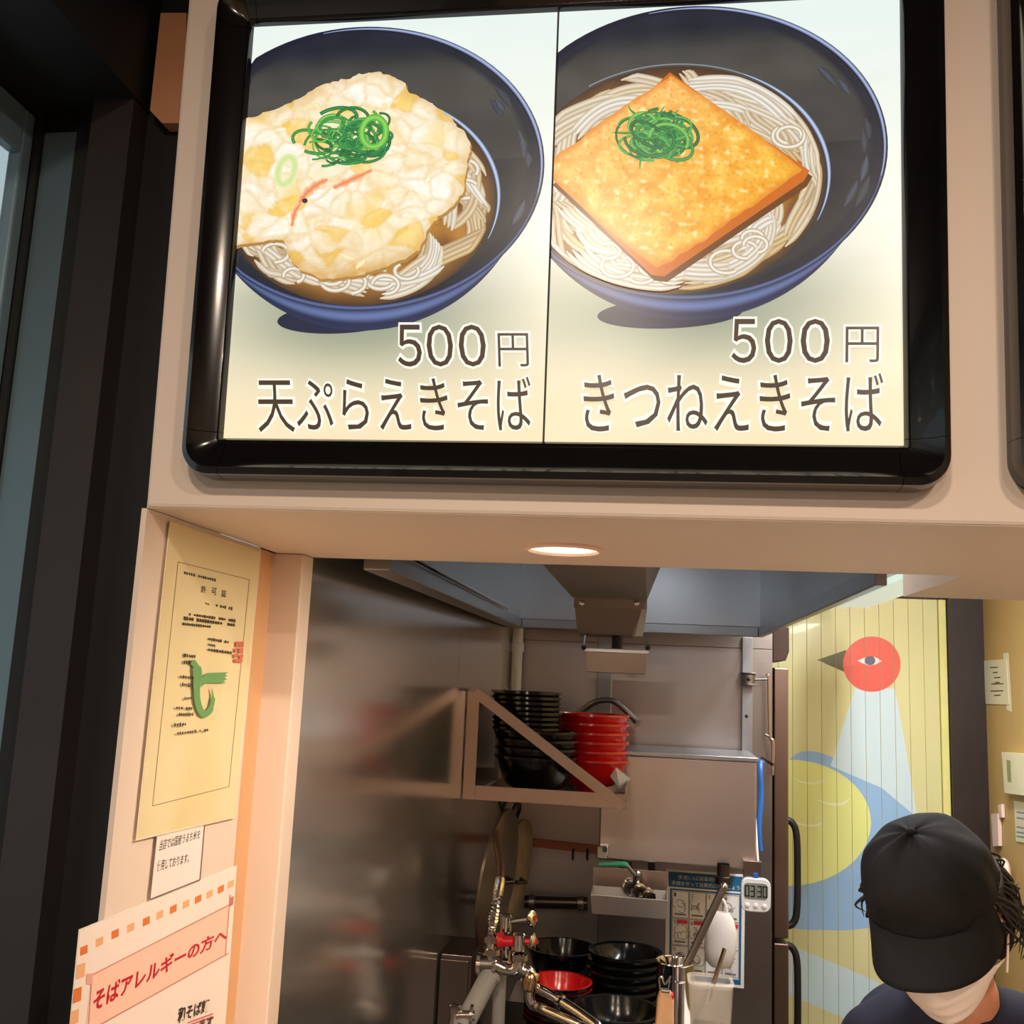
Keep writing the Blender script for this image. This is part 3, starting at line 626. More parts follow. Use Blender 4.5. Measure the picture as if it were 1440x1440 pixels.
# ================================================================== PAINTED PLANK DOOR (mural)
def pl(px, py): p = atY(px, py, Ym); return (p.x, p.z)
def ellpx(cx, cy, rx, ry, n=40, a0=0, a1=2*math.pi): return [pl(cx + rx*math.cos(a0 + (a1-a0)*i/n), cy + ry*math.sin(a0 + (a1-a0)*i/n)) for i in range(n + (0 if a1 - a0 > 6.2 else 1))]
def spx(pts, closed=True): return [pl(p[0], p[1]) for p in smooth_pts([Vector((x, y, 0)) for x, y in pts], 8, closed)]
MUR = [
    (spx([(1060, 1170), (1120, 1060), (1210, 1085), (1282, 1140), (1330, 1220), (1330, 1290), (1260, 1300), (1170, 1308), (1090, 1290)]), (150, 188, 226)),
    ([pl(1202, 968), pl(1258, 968), pl(1272, 1040), pl(1290, 1150), pl(1240, 1108), pl(1168, 1077)], (206, 226, 232)),
    (ellpx(1108, 1157, 117, 89), (232, 236, 150)),
    ([pl(1060, 1308), pl(1112, 1329), pl(1215, 1372), pl(1260, 1395), pl(1300, 1480), pl(1112, 1400), pl(1060, 1380)], (202, 226, 232)),
    ([pl(1149, 928), pl(1190, 914), pl(1190, 946)], (96, 98, 66)),
    (ellpx(1226, 934, 40.5, 39), (232, 100, 92)),
    ([pl(1206, 929), pl(1215, 925), pl(1224, 923), pl(1233, 925), pl(1240, 930), pl(1232, 934), pl(1222, 936), pl(1213, 933)], (238, 228, 226)),
    (ellpx(1223.5, 929, 7.5, 6.5, 20), (98, 102, 130)),
    (spx([(1114, 1093), (1130, 1099), (1150, 1099), (1162, 1094), (1150, 1102), (1130, 1102)]), (246, 248, 206)),
    (spx([(1148, 1124), (1165, 1129), (1185, 1128), (1195, 1122), (1186, 1132), (1165, 1132)]), (246, 248, 206)),
    (spx([(1114, 1154), (1132, 1159), (1148, 1159), (1158, 1156), (1148, 1162), (1130, 1162)]), (246, 248, 206)),
]
def clip(poly, ax, v, keep_gt):
    out = []; n = len(poly)
    for i in range(n):
        a, b = poly[i], poly[(i+1) % n]; ia = (a[ax] > v) == keep_gt; ib = (b[ax] > v) == keep_gt
        if ia: out.append(a)
        if ia != ib and b[ax] != a[ax]:
            t = (v - a[ax]) / (b[ax] - a[ax]); out.append(tuple(a[k] + (b[k]-a[k])*t for k in range(2)))
    return out
door = bpy.data.objects.new('door_1', None); COL.objects.link(door); door.location = (0.8, Ym, 0); door['kind'] = 'structure'
door['label'] = 'yellow plank door painted with a red headed bird'
pw = atY(1250, 1000, Ym).x - atY(1229.2, 1000, Ym).x
muralm = attr_mat('mural_paint', rough=0.22, coat=0.5, bump=0.02)
x1_ = xm1 - 0.022; k = 0
while x1_ > 0.36:
    x0_ = x1_ - pw; g = 0.00035
    A = Art(lambda x, z, h: Vector((x, Ym - h, z)), step=4e-5, base=0.0)
    zb, zt = 0.02, zdt; xa_, xb_ = x0_ + g, x1_ - g; yel = mix((214, 210, 154), (218, 214, 160), (k*0.37) % 1)
    # plank: front face with chamfered long edges and returns
    cols = [yel]*8
    ch = 0.0011
    pts3 = [(xa_, zb, -0.012), (xa_, zb, -ch), (xa_ + ch, zb, 0), (xb_ - ch, zb, 0), (xb_, zb, -ch), (xb_, zb, -0.012)]
    o = len(A.v)
    for (x, z, h) in pts3 + [(x, zt, h) for (x, z, h) in pts3]: A.v.append(Vector((x, Ym - h, z))); A.c.append(lin(yel))
    for i in range(5): A.f.append((o + i, o + i + 1, o + i + 7, o + i + 6))
    A.f.append((o, o+6, o+11, o+5)); A.h = 6e-5
    for (pg, colr) in MUR:
        q = clip(clip(clip(pg, 0, xa_ + ch*0.5, True), 0, xb_ - ch*0.5, False), 1, zb, True)
        if len(q) > 2: A.poly(q, colr)
        else: A.h += A.step
    A.build('plank', muralm, door)
    x1_ = x0_; k += 1
MB().box((xm1 - 0.021, Ym - 0.012, 0.02), (xm1 + 0.004, Ym + 0.01, zdt)).build('door_edge', mat('pale_yellow_edge', (228, 220, 140), 0.35), door, bevel=0.003)
shm0 = mat('tray_steel', (150, 138, 130), 0.3, 1.0, var=0.08, nscale=8)
# ================================================================== RANGE HOOD
YH0, YH1 = 1.42, 2.95
hl, hr = atY(731, 880, YH1), atY(1069, 893, YH1); ZH = (hl.z + hr.z) / 2; XH0, XH1 = hl.x, hr.x; ZHT = 2.12
hood = thing('range_hood', 'bare steel box hood hanging over the kitchen behind the opening', 'range hood', ((XH0+XH1)/2, (YH0+YH1)/2, ZH))
def hp(nm, a, b, mt=hoodsteel, bev=0.0): return MB().box(a, b).build(nm, mt, hood, bevel=bev)
hp('side_panel', (XH0 - 0.003, YH0, ZH + 0.02), (XH0, YH1, ZHT)); hp('side_panel', (XH1, YH0, ZH + 0.02), (XH1 + 0.003, YH1, ZHT))
hp('back_panel', (XH0, YH1, ZH + 0.02), (XH1, YH1 + 0.003, ZHT)); hp('front_panel', (XH0, YH0 - 0.003, ZH + 0.03), (XH1, YH0, ZHT)); hp('top_panel', (XH0, YH0, ZHT), (XH1, YH1, ZHT + 0.003))
rimm = mat('hood_rim_steel', (160, 162, 166), 0.3, 1.0, var=0.06, nscale=6)
hp('rim_rail', (XH0 - 0.035, YH0, ZH - 0.006), (XH0 + 0.006, YH1 + 0.03, ZH + 0.022), rimm, 0.002); hp('rim_rail', (XH1 - 0.006, YH0, ZH - 0.006), (XH1 + 0.010, YH1 + 0.03, ZH + 0.022), rimm, 0.002)
hp('rim_rail', (XH0 + 0.006, YH1 - 0.012, ZH - 0.006), (XH1 - 0.006, YH1 + 0.03, ZH + 0.022), rimm, 0.002)
MB().tube([(XH0 + 0.012, YH0 + 0.1, ZH + 0.026), (XH0 + 0.012, YH1 - 0.35, ZH + 0.026)], 0.004, 6).build('edge_wire', chrome, hood)
tb = thing('hood_fill_tube', 'added cool white fill tube up inside the steel hood', 'light', (0.02, 1.75, 2.075))  # added fixture, there to brighten the inside of the hood
MB().box((-0.02, 1.5, 2.085), (0.06, 2.0, 2.118)).build('casing', whiteplastic, tb, bevel=0.004)
MB().tube([(0.02, 1.52, 2.073), (0.02, 1.98, 2.073)], 0.012, 12).build('tube', mat('hood_fill_glow', (225, 238, 255), 0.4, emit=3.5, var=0.0), tb, smooth=True)
# grease duct running under the hood, end plate with two bolts
ye = 2.2; zb = atY(860, 842, ye).z; xl, xr = atY(805, 842, ye).x, atY(910, 842, ye).x
gd = thing('grease_duct', 'dark grey tapered duct under the hood with two bolts at its end', 'duct', ((xl+xr)/2, 1.9, zb))
ductm = mat('duct_dark_steel', (128, 127, 125), 0.5, 0.55, var=0.06, nscale=5)
def tr(Y): return [(xl, Y, zb), (xr, Y, zb), (xr + 0.045, Y, zb + 0.12), (xl - 0.045, Y, zb + 0.12)]
dob = 0.03
MB().hexa([(x + (dob if 0 else 0), y, z) for x, y, z in tr(1.44)], tr(ye)).build('duct_body', ductm, gd)
zp0 = atY(860, 856, ye).z
MB().hexa([(xl + 0.004, ye, zp0), (xr - 0.0, ye, zp0), (xr - 0.0, ye - 0.003, zp0), (xl + 0.004, ye - 0.003, zp0)], [(xl + 0.004, ye, zb + 0.002), (xr, ye, zb + 0.002), (xr, ye - 0.003, zb + 0.002), (xl + 0.004, ye - 0.003, zb + 0.002)]).build('end_plate', steel, gd)
for px in (818, 895): MB().ball(atY(px, 848, ye - 0.006), (0.007, 0.005, 0.007), 12).build('bolt', chrome, gd, smooth='all')
# channel under the plate
zc = atY(860, 892, ye).z
MB().hexa([(xl + 0.012, ye + 0.02, zc), (xr - 0.03, ye + 0.02, zc), (xr - 0.03, ye + 0.16, zc), (xl + 0.012, ye + 0.16, zc)], [(xl + 0.006, ye, zp0), (xr - 0.012, ye, zp0), (xr - 0.012, ye + 0.16, zp0), (xl + 0.006, ye + 0.16, zp0)]).build('channel', darksteel, gd)
MB().hexa([(xr - 0.024, ye - 0.002, zc - 0.002), (xr - 0.008, ye - 0.002, zc - 0.002), (xr - 0.008, ye + 0.03, zc - 0.002), (xr - 0.024, ye + 0.03, zc - 0.002)], [(xr - 0.012, ye - 0.002, zp0), (xr, ye - 0.002, zp0), (xr, ye + 0.03, zp0), (xr - 0.012, ye + 0.03, zp0)]).build('side_bracket', mat('pale_bracket', (196, 192, 186), 0.5, 0.6), gd)
MB().lathe([(0.0, 0.03), (0.03, 0.03), (0.03, 0.012), (0.012, 0.01), (0.012, -0.022), (0, -0.022)], 16, org=Vector((atY(867, 890, ye).x, ye + 0.06, zc - 0.006))).build('drain_nozzle', blackrubber, gd, smooth=True)
# drip tray on wire hangers
tl, trr = atY(823, 915, ye), atY(910, 918, ye); zt0 = tl.z; hgt = tl.z - atY(860, 946, ye).z
dt = thing('drip_tray', 'small steel drip tray hung by wires beneath the hood duct', 'tray', ((tl.x+trr.x)/2, ye + 0.05, zt0 - hgt))
def tray(mb, x0, x1, y0, y1, z0, z1, t=0.0015, tp=0.01):
    a = [(x0+tp, y0+tp, z0), (x1-tp, y0+tp, z0), (x1-tp, y1-tp, z0), (x0+tp, y1-tp, z0)]; b = [(x0, y0, z1), (x1, y0, z1), (x1, y1, z1), (x0, y1, z1)]
    c = [(x0+t, y0+t, z1), (x1-t, y0+t, z1), (x1-t, y1-t, z1), (x0+t, y1-t, z1)]; d = [(x0+tp+t, y0+tp+t, z0+t), (x1-tp-t, y0+tp+t, z0+t), (x1-tp-t, y1-tp-t, z0+t), (x0+tp+t, y1-tp-t, z0+t)]
    fs = [(0,3,2,1)]
    for s in (0, 4, 8): fs += [(s+i, s+(i+1) % 4, s+4+(i+1) % 4, s+4+i) for i in range(4)]
    return mb.add(a + b + c + d, fs + [(12,13,14,15)])
tray(MB(), tl.x, trr.x, ye, ye + 0.11, zt0 - hgt, zt0, 0.0015, 0.003).build('pan', shm0, dt, bevel=0.004)
MB().box((tl.x - 0.004, ye - 0.006, zt0 - 0.002), (trr.x + 0.004, ye + 0.004, zt0 + 0.006)).build('rim', hoodsteel, dt, bevel=0.001)
for s, px in ((-1, 821), (1, 911)):
    p = atY(px, 911, ye - 0.004); q = atY(823 if s < 0 else 908, 894, ye + 0.002)
    MB().tube([p, q, q + Vector((0, 0.02, 0.004))], 0.0022, 6).build('hanger_wire', chrome, dt); MB().ball(p, 0.006, 8).build('clip', blackrubber, dt, smooth='all')
# ================================================================== BACK WALL PIPES AND RAILS
def vpipe(name, label, cat, px, py0, py1, Y, r, mt, clamp=None):
    a, b = atY(px, py0, Y), atY(px, py1, Y); a.x = b.x = (a.x + b.x)/2
    t = thing(name, label, cat, b); MB().tube([a, b], r, 14).build('pipe', mt, t, smooth=True)
    if clamp:
        z = atY(px, clamp, Y).z; MB().lathe([(r, -0.014), (r + 0.004, -0.013), (r + 0.004, 0.013), (r, 0.014)], 16, org=(a.x, Y, z)).build('clamp', mt, t, smooth=True)
        MB().box((a.x - r - 0.016, Y - 0.004, z - 0.010), (a.x - r + 0.001, Y + 0.004, z + 0.010)).build('clamp_lug', mt, t)
    return t
vpipe('water_pipe', 'cream plastic pipe rising in the steel corner behind the black bowls', 'pipe', 722.5, 880, 1190, Yb - 0.05, 0.0165, creampipe, 910)
def rail(px0, px1, py0, py1, Y, label, knob=True):
    p, q = atY(px0, py0, Y), atY(px1, py1, Y); t = thing('wall_rail', label, 'rail', (p.x, Y, q.z))
    MB().box((p.x, Y - 0.022, q.z), (q.x, Y - 0.002, p.z)).build('channel', mat('rail_grey', (150, 150, 152), 0.4, 0.8), t, bevel=0.002); return t, p, q
rail(842, 858, 888, 1060, Yb, 'slim vertical steel rail behind the hanging drip tray')
r2, p, q = rail(1043, 1057, 896, 1062, Yb, 'slim vertical steel rail with a round clamp at the partition edge')
kc = atY(1052, 955, Yb - 0.04)
MB().lathe([(0.022, -0.019), (0.025, -0.017), (0.020, -0.012), (0.020, 0.012), (0.025, 0.017), (0.022, 0.019), (0, 0.019), (0, -0.019)], 20, org=kc).build('clamp', dullmetal, r2, smooth=True)
MB().ball(kc + Vector((0.0, -0.021, 0)), (0.006, 0.003, 0.006), 10).build('clamp_screw', blackrubber, r2, smooth='all')
e0 = kc + Vector((0.02, 0, 0)); e1 = atY(1082, 955, Yb - 0.04)
MB().tube([e0, e1], 0.0035, 8).build('clamp_arm', dullmetal, r2); MB().ball(atY(1050, 1007, Yb - 0.022), 0.005, 8).build('hole_plug', blackrubber, r2)
wr = thing('hanging_rod', 'thin steel rod hanging from the rail clamp beside the fridge', 'rod', atY(1084, 1090, Yb - 0.04))
MB().tube(smooth_pts([atY(1078, 951, Yb-0.04), atY(1081, 953, Yb-0.04), atY(1082, 1000, Yb-0.04), atY(1083, 1036, Yb-0.04), atY(1087, 1045, Yb-0.04), atY(1086, 1090, Yb-0.04)], 5), 0.0055, 8).build('rod', mat('warm_rod', (176, 150, 132), 0.35, 0.9), wr, smooth=True)
MB().tube([atY(1076, 1033, Yb-0.042), atY(1083, 1036, Yb-0.042)], 0.003, 6).build('side_pin', dullmetal, wr)
# ================================================================== WALL SHELF WITH ITS TRIANGULAR BRACKETS
YS0, YS1 = 2.45, 2.94
sh = thing('wall_shelf', 'steel wall shelf with a diagonal brace holding the bowl stacks', 'shelf', atY(770, 1135, YS0))
xs0 = XL(YS0) + 0.002; xs1 = atY(880, 1140, YS0).x; zsh = atY(770, 1131, YS0).z; zst = atY(662, 972, YS0).z; th = 0.034
shm = mat('shelf_steel', (176, 158, 148), 0.26, 1.0, var=0.05, nscale=4, bump=0.03, bscale=30)
def bracket(Y):
    MB().box((xs0, Y - 0.003, zsh), (xs0 + 0.030, Y, zst)).build('upright', shm, sh, bevel=0.0008)
    MB().box((xs0 + 0.030, Y - 0.0025, zsh), (xs1, Y, zsh + th)).build('lip', shm, sh, bevel=0.0008)
    a, b = Vector((xs0 + 0.018, Y - 0.005, zst)), Vector((xs1 - 0.005, Y - 0.005, zsh + 0.004)); d = (b - a).normalized(); n = Vector((-d.z, 0, d.x)) * 0.0128
    MB().prism([a - n, b - n, b + n, a + n], (0, -0.003, 0)).build('brace', shm, sh, bevel=0.0006)
bracket(YS0); bracket(YS1)
zfl = zsh + 0.004
MB().box((XL(YS1) + 0.002, YS0, zfl - 0.003), (xs1, YS1 - 0.0035, zfl)).build('deck', shm, sh)
MB().box((xs1 - 0.0025, YS0 + 0.0005, zfl), (xs1, YS1 - 0.0035, zsh + th + 0.018)).build('end_lip', shm, sh)
# bowls -------------------------------------------------------------
def bowl_proto(name, label, group, R, H, mt_out, mt_in=None, foot_r=0.40, fh=0.14, cat='bowl', curve=0.55):
    t = thing(name, label, cat, (0, 0, 0), group); n = 30
    hf = H*fh; prof = [(0.001, hf)]; body = []
    for i in range(13):
        f = i/12; r = R*(foot_r*0.95 + (0.965 - foot_r*0.95)*(f**curve)); body.append((r, hf + (H - hf)*f))
    out = [(0.0, hf + 0.001)] + body + [(R, H - 0.006), (R*0.995, H), (R*0.972, H)]
    inn = [(R*0.972, H)] + [(max(r - 0.005, 0.001), h + 0.005) for r, h in body[::-1] if h + 0.005 < H] + [(0, hf + 0.005)]
    if mt_in is None: MB().lathe(out + inn[1:], n).build('bowl_body', mt_out, t, smooth=True, world=False)
    else:
        MB().lathe(out, n).build('bowl_body', mt_out, t, smooth=True, world=False); MB().lathe(inn, n).build('bowl_lining', mt_in, t, smooth=True, world=False)
    fr = R*foot_r
    MB().lathe([(fr, hf + 0.004), (fr*0.97, 0.0), (fr*0.85, 0.0), (fr*0.85, hf + 0.002)], n).build('foot', mt_out, t, smooth=True, world=False)
    return t
ORD = ['lowest', 'second from the bottom', 'third from the bottom', 'fourth from the bottom', 'fifth from the bottom', 'sixth from the bottom', 'seventh from the bottom', 'eighth from the bottom', 'ninth from the bottom']
def stack(proto, base, n, dz, what, where, group, lean=(0, 0)):
    for i in range(n):
        loc = Vector(base) + Vector((lean[0]*i, lean[1]*i, dz*i)); lb = what + ', ' + ('topmost' if i == n - 1 else 'next to the top' if i == n - 2 and n > 3 else ORD[i]) + ' of the ' + where
        if i == 0: o = proto; o.location = loc; o['label'] = lb; o['group'] = group
        else: o = copy_tree(proto, loc, None, lb, group)
        o.rotation_euler.z = 0.3*i
YR = 2.74
pxm = YR/1409
zr = lambda py, Y=YR: atY(830, py, Y).z
rc = atY(829, 1122, YR); rc.z = zfl
topz = zr(1000); nR = 6; dzR = (zr(1003) - zr(1066)) / 5; HR = zr(1066) - zfl
red = bowl_proto('red_bowl', '', '', 52*pxm, HR, redlacquer, None, 0.44, 0.16, curve=0.42)
stack(red, rc, nR, dzR, 'red lacquer bowl', 'red stack on the wall shelf', 'red bowls stacked on the wall shelf')
YK = 2.585; bc = atY(752, 1112, YK); bc.z = zfl
HB = atY(752, 1062, YK).z - zfl
blk = bowl_proto('black_bowl', '', '', 58*YK/1409, HB, blacklacquer, None, 0.50, 0.16, curve=0.42)
dzB = 0.021
stack(blk, bc, 4, dzB, 'wide black bowl', 'lower black stack on the wall shelf', 'wide black bowls on the wall shelf')
bs = bowl_proto('black_bowl', '', '', 50*YK/1409, 0.075, blacklacquer, None, 0.46, 0.08, curve=0.45)
zt = bc.z + 3*dzB + HB*0.30; ztop = atY(740, 972, YK).z
stack(bs, (atY(741, 1000, YK).x, YK + 0.012, zt), 8, (ztop - 0.075 - zt)/7, 'narrow black bowl', 'upper black stack over the wide bowls', 'narrow black bowls piled on top', lean=(-0.0006, 0))
cardq = [atY(*t) for t in ((858, 1092, 2.62), (866, 1080, 2.64), (886, 1096, 2.60), (872, 1110, 2.56))]
tag(MB().prism(cardq, (0.001, 0.002, 0.002)).build('folded_card', paper), 'white folded card at the shelf end beside the red bowls', 'card')
hs = thing('flexible_hose', 'ribbed metal flexible hose arching above the red bowls', 'hose', atY(895, 1013, Yb - 0.1))
hpth = smooth_pts([atY(800, 1012, Yb-0.05), atY(820, 998, Yb-0.06), atY(838, 987, Yb-0.09), atY(858, 985, Yb-0.1), atY(872, 992, Yb-0.1), atY(893, 1012, Yb-0.1)], 16)
MB().tube(hpth, [0.0075 + 0.0018*(i % 2) for i in range(len(hpth))], 10).build('hose', mat('hose_metal', (150, 146, 142), 0.35, 1.0), hs, smooth='all')
MB().tube([hpth[-1], hpth[-1] + (hpth[-1] - hpth[-4])*0.9], 0.010, 10).build('hose_end', dullmetal, hs, smooth=True)
# ================================================================== WATER TANK, DRAIN VALVE, SPONGE TRAY
YT = 2.78
tl_, tr_ = atY(846, 1053, YT), atY(1064, 1066, YT); zt1 = (tl_.z + tr_.z)/2; zt0_ = (atY(838, 1203, YT).z + atY(1064, 1228, YT).z)/2
tk = thing('water_tank', 'boxy steel water tank fixed to the kitchen back wall', 'tank', ((tl_.x+tr_.x)/2, YT + 0.1, zt0_))
MB().box((tl_.x, YT, zt0_), (tr_.x, Yb - 0.03, zt1 - 0.012)).build('tank_body', mat('tank_steel', (196, 184, 178), 0.36, 1.0, var=0.06, nscale=3, bump=0.08, bscale=7), tk, bevel=0.004)
MB().box((tl_.x - 0.004, YT - 0.006, zt1 - 0.0118), (tr_.x + 0.004, Yb - 0.03, zt1)).build('tank_lid', hoodsteel, tk, bevel=0.002)
ob = atY(846, 1194, YT - 0.02); MB().box((ob.x - 0.012, YT - 0.045, ob.z - 0.022), (ob.x + 0.018, YT - 0.001, ob.z + 0.012)).build('outlet_block', chrome, tk, bevel=0.003)
vb = atY(1017, 1226, YT - 0.02); MB().lathe([(0.016, 0.02), (0.016, -0.01), (0.020, -0.012), (0.020, -0.03), (0.012, -0.034), (0, -0.034)], 16, org=vb).build('drain_spigot', darksteel, tk, smooth=True)
br_ = atY(1057, 1222, YT - 0.005); MB().box((br_.x - 0.022, YT - 0.02, br_.z - 0.022), (br_.x + 0.024, YT - 0.002, br_.z + 0.022)).build('timer_bracket', shm, tk, bevel=0.001)
YV = 2.62
bvv = thing('ball_valve', 'curved drain pipe with a green lever valve under the tank', 'valve', atY(895, 1262, YV))
vp = smooth_pts([atY(880, 1210, YT + 0.03), atY(878, 1232, YT + 0.02), atY(880, 1243, YT - 0.03), atY(893, 1251, YV + 0.04), atY(907, 1258, YV), atY(914, 1264, YV - 0.02)], 6)
MB().tube(vp, 0.0165, 14).build('pipe', darksteel, bvv, smooth=True)
for i in (10, 15, 20, 26): d = (vp[min(i+1, len(vp)-1)] - vp[i-1]).normalized(); MB().lathe([(0.0165, -0.006), (0.021, -0.005), (0.021, 0.005), (0.0165, 0.006)], 12, d, vp[i]).build('collar', chrome, bvv, smooth=True)
MB().tube([vp[18], atY(896, 1233, YV + 0.02)], 0.009, 8).build('stem', dullmetal, bvv); MB().ball(atY(896, 1230, YV + 0.02), 0.011, 8).build('stem_nut', dullmetal, bvv)
lv = smooth_pts([atY(896, 1233, YV+0.015), atY(889, 1226, YV+0.012), atY(881, 1217, YV+0.01), atY(872, 1215, YV+0.005), atY(842, 1215.5, YV)], 4)
MB().tube(lv[:9], 0.0045, 8).build('lever_arm', dullmetal, bvv); MB().tube(lv[8:], 0.0068, 8).build('lever_grip', greenplastic, bvv, smooth=True)
sp0, sp1 = atY(831, 1248, YV), atY(939, 1262, YV)
st = thing('sponge_tray', 'shallow grey metal tray mounted under the green valve', 'tray', ((sp0.x+sp1.x)/2, YV + 0.05, atY(885, 1290, YV).z))
zs1 = atY(885, 1262, YV - 0.03).z; zs0 = atY(885, 1290, YV - 0.03).z
tray(MB(), sp0.x, sp1.x, YV - 0.03, YV + 0.09, zs0, zs1, 0.002, 0.006).build('pan', mat('tray_grey', (172, 166, 160), 0.4, 0.85, var=0.05), st, bevel=0.004)
MB().box((sp0.x, YV + 0.088, zs1 - 0.002), (sp1.x, YV + 0.093, zs1 + 0.045)).build('back_plate', shm, st)
MB().box((sp1.x - 0.05, YV + 0.093, zs1 + 0.01), (sp1.x - 0.03, Yb - 0.001, zs1 + 0.03)).build('support_arm', shm, st)
# copper rail with hooks and a horizontal drain pipe on the back wall
cr = thing('hook_rail', 'brown flat rail with little hooks on the back wall below the bowl shelf', 'rail', atY(790, 1200, Yb))
a, b = atY(738, 1184, Yb - 0.012), atY(846, 1196, Yb - 0.012); MB().prism([a + Vector((0, 0, 0.012)), b + Vector((0, 0, 0.012)), b - Vector((0, 0, 0.012)), a - Vector((0, 0, 0.012))], (0, 0.010, 0)).build('rail', copper, cr)
for px in (806, 826):
    h = atY(px, 1200, Yb - 0.016); MB().tube(smooth_pts([h + Vector((0, 0, 0.012)), h + Vector((0, -0.012, 0)), h + Vector((0, -0.014, -0.012)), h + Vector((0, -0.002, -0.018))], 4), 0.003, 6).build('hook', blackrubber, cr)
hpz = thing('drain_pipe', 'dull steel pipe running level across the dark back wall', 'pipe', atY(790, 1268, Yb - 0.04))
a, b = atY(738, 1268, Yb - 0.04), atY(826, 1270, Yb - 0.04); MB().tube([a, b], 0.018, 14).build('pipe', darksteel, hpz, smooth=True)
for f in (0.12, 0.9): MB().lathe([(0.018, -0.009), (0.0225, -0.008), (0.0225, 0.008), (0.018, 0.009)], 14, b - a, a + (b-a)*f).build('collar', dullmetal, hpz, smooth=True)
# ================================================================== HAND-WASHING POSTER
hw = [(937, 1222), (1048, 1230), (1046, 1390), (935, 1378)]
hc = [atY(*q, Yb - 0.002) for q in hw]
ph = thing('handwashing_poster', 'blue and white hand washing instruction poster on the steel partition', 'poster', (hc[2] + hc[3])/2)
MB().hexa(hc, [p - Vector((0, 0.0012, 0)) for p in hc]).build('sheet', paper, ph)
A = Art(lambda px, py, h: atY(px, py, Yb - 0.0034 - h), step=3e-5, base=0)
def hq(u, v): return tuple((Vector(hw[0])*(1-u) + Vector(hw[1])*u)*(1-v) + (Vector(hw[3])*(1-u) + Vector(hw[2])*u)*v)
def hr_(u0, v0, u1, v1, c): A.poly([hq(u0, v0), hq(u1, v0), hq(u1, v1), hq(u0, v1)], c)
hr_(0, 0, 1, 1, (236, 232, 228)); hr_(0.03, 0.02, 0.97, 0.155, (36, 98, 140)); hr_(0.05, 0.17, 0.96, 0.975, (40, 100, 150)); hr_(0.075, 0.185, 0.935, 0.93, (238, 234, 230))
A.text('手洗いは消毒剤を', [hq(0.15, 0.045), hq(0.66, 0.045), hq(0.66, 0.085), hq(0.15, 0.085)], (226, 232, 232)); A.text('手順を守って効果的にしましょう', [hq(0.07, 0.10), hq(0.93, 0.10), hq(0.93, 0.14), hq(0.07, 0.14)], (226, 232, 232))
rr = random.Random(5)
for r_ in range(3):
    for c_ in range(4):
        u0, v0 = 0.08 + 0.215*c_, 0.19 + 0.245*r_; u1, v1 = u0 + 0.205, v0 + 0.235
        for (s0, t0_, s1, t1_) in ((u0, v0, u1, v0 + 0.004), (u0, v1, u1, v1 + 0.004), (u0, v0, u0 + 0.006, v1), (u1, v0, u1 + 0.006, v1)): hr_(s0, t0_, s1, t1_, (92, 90, 92))
        n_ = r_*4 + c_ + 1; A.text(str(n_), [hq(u0 + 0.02, v0 + 0.015), hq(u0 + 0.05 + 0.03*(n_ > 9), v0 + 0.015), hq(u0 + 0.05 + 0.03*(n_ > 9), v0 + 0.05), hq(u0 + 0.02, v0 + 0.05)], (80, 80, 84))
        if r_ == 1: hr_(u0 + 0.06, v0 + 0.01, u1 - 0.01, v0 + 0.045, (206, 62, 84))
        for k in range(7):                       # line drawing of hands
            cx, cy = u0 + rr.uniform(0.05, 0.15), v0 + rr.uniform(0.09, 0.17); a0 = rr.uniform(0, 6); L = rr.uniform(0.02, 0.06)
            A.ribbon([hq(cx + L*math.cos(a0 + 0.5*i), cy + L*0.8*math.sin(a0 + 0.5*i)) for i in range(6)], 0.9, (130, 122, 120))
        hr_(u0 + 0.03, v1 - 0.035, u1 - 0.03, v1 - 0.02, (120, 112, 112))
A.build('print', attr_mat('paper_print', rough=0.35, spec=0.4), ph)
# ================================================================== KITCHEN TIMER, BLUE CORD
YTM = YT - 0.03; tc_ = atY(1063, 1259, YTM)
tm = thing('kitchen_timer', 'small white digital timer reading 03:30 hanging by the fridge', 'timer', tc_ - Vector((0, 0, 0.045)))
s_ = YTM/1409
def rr_poly(cx, cz, w_, h_, r, n=5):
    P_ = []
    for sx, sz, a0 in ((1, 1, 0), (-1, 1, 90), (-1, -1, 180), (1, -1, 270)):
        for i in range(n + 1): a = math.radians(a0 + 90*i/n); P_.append((cx + sx*(w_/2 - r) + r*math.cos(a), cz + sz*(h_/2 - r) + r*math.sin(a)))
    return P_
MB().prism([(x, YTM, z) for x, z in rr_poly(tc_.x, tc_.z, 38*s_, 42*s_, 0.018)], (0, 0.018, 0)).build('case', mat('timer_white', (214, 214, 216), 0.35), tm, smooth=True, bevel=0.002)
scz = tc_.z + 5*s_
MB().prism([(x, YTM - 0.0008, z) for x, z in rr_poly(tc_.x, scz, 31*s_, 20*s_, 0.010)], (0, 0.002, 0)).build('screen', mat('lcd', (120, 124, 114), 0.3), tm)
SEG = {'0': 'abcdef', '3': 'abgcd'}
A = MB()
def seg_digit(x, ch):
    w2, h2, t2 = 2.1*s_, 6.4*s_, 0.0027
    B_ = {'a': (-w2, h2, w2, h2), 'd': (-w2, -h2, w2, -h2), 'g': (-w2, 0, w2, 0), 'b': (w2, 0, w2, h2), 'c': (w2, -h2, w2, 0), 'e': (-w2, -h2, -w2, 0), 'f': (-w2, 0, -w2, h2)}
    for s in SEG[ch]:
        x0, z0, x1, z1 = B_[s]; A.box((x + x0 - t2/2, YTM - 0.0016, scz + z0 - t2/2), (x + x1 + t2/2, YTM - 0.0009, scz + z1 + t2/2))
for dx, ch in zip((-11.2, -4.2, 4.6, 11.4), '0330'): seg_digit(tc_.x + dx*s_, ch)
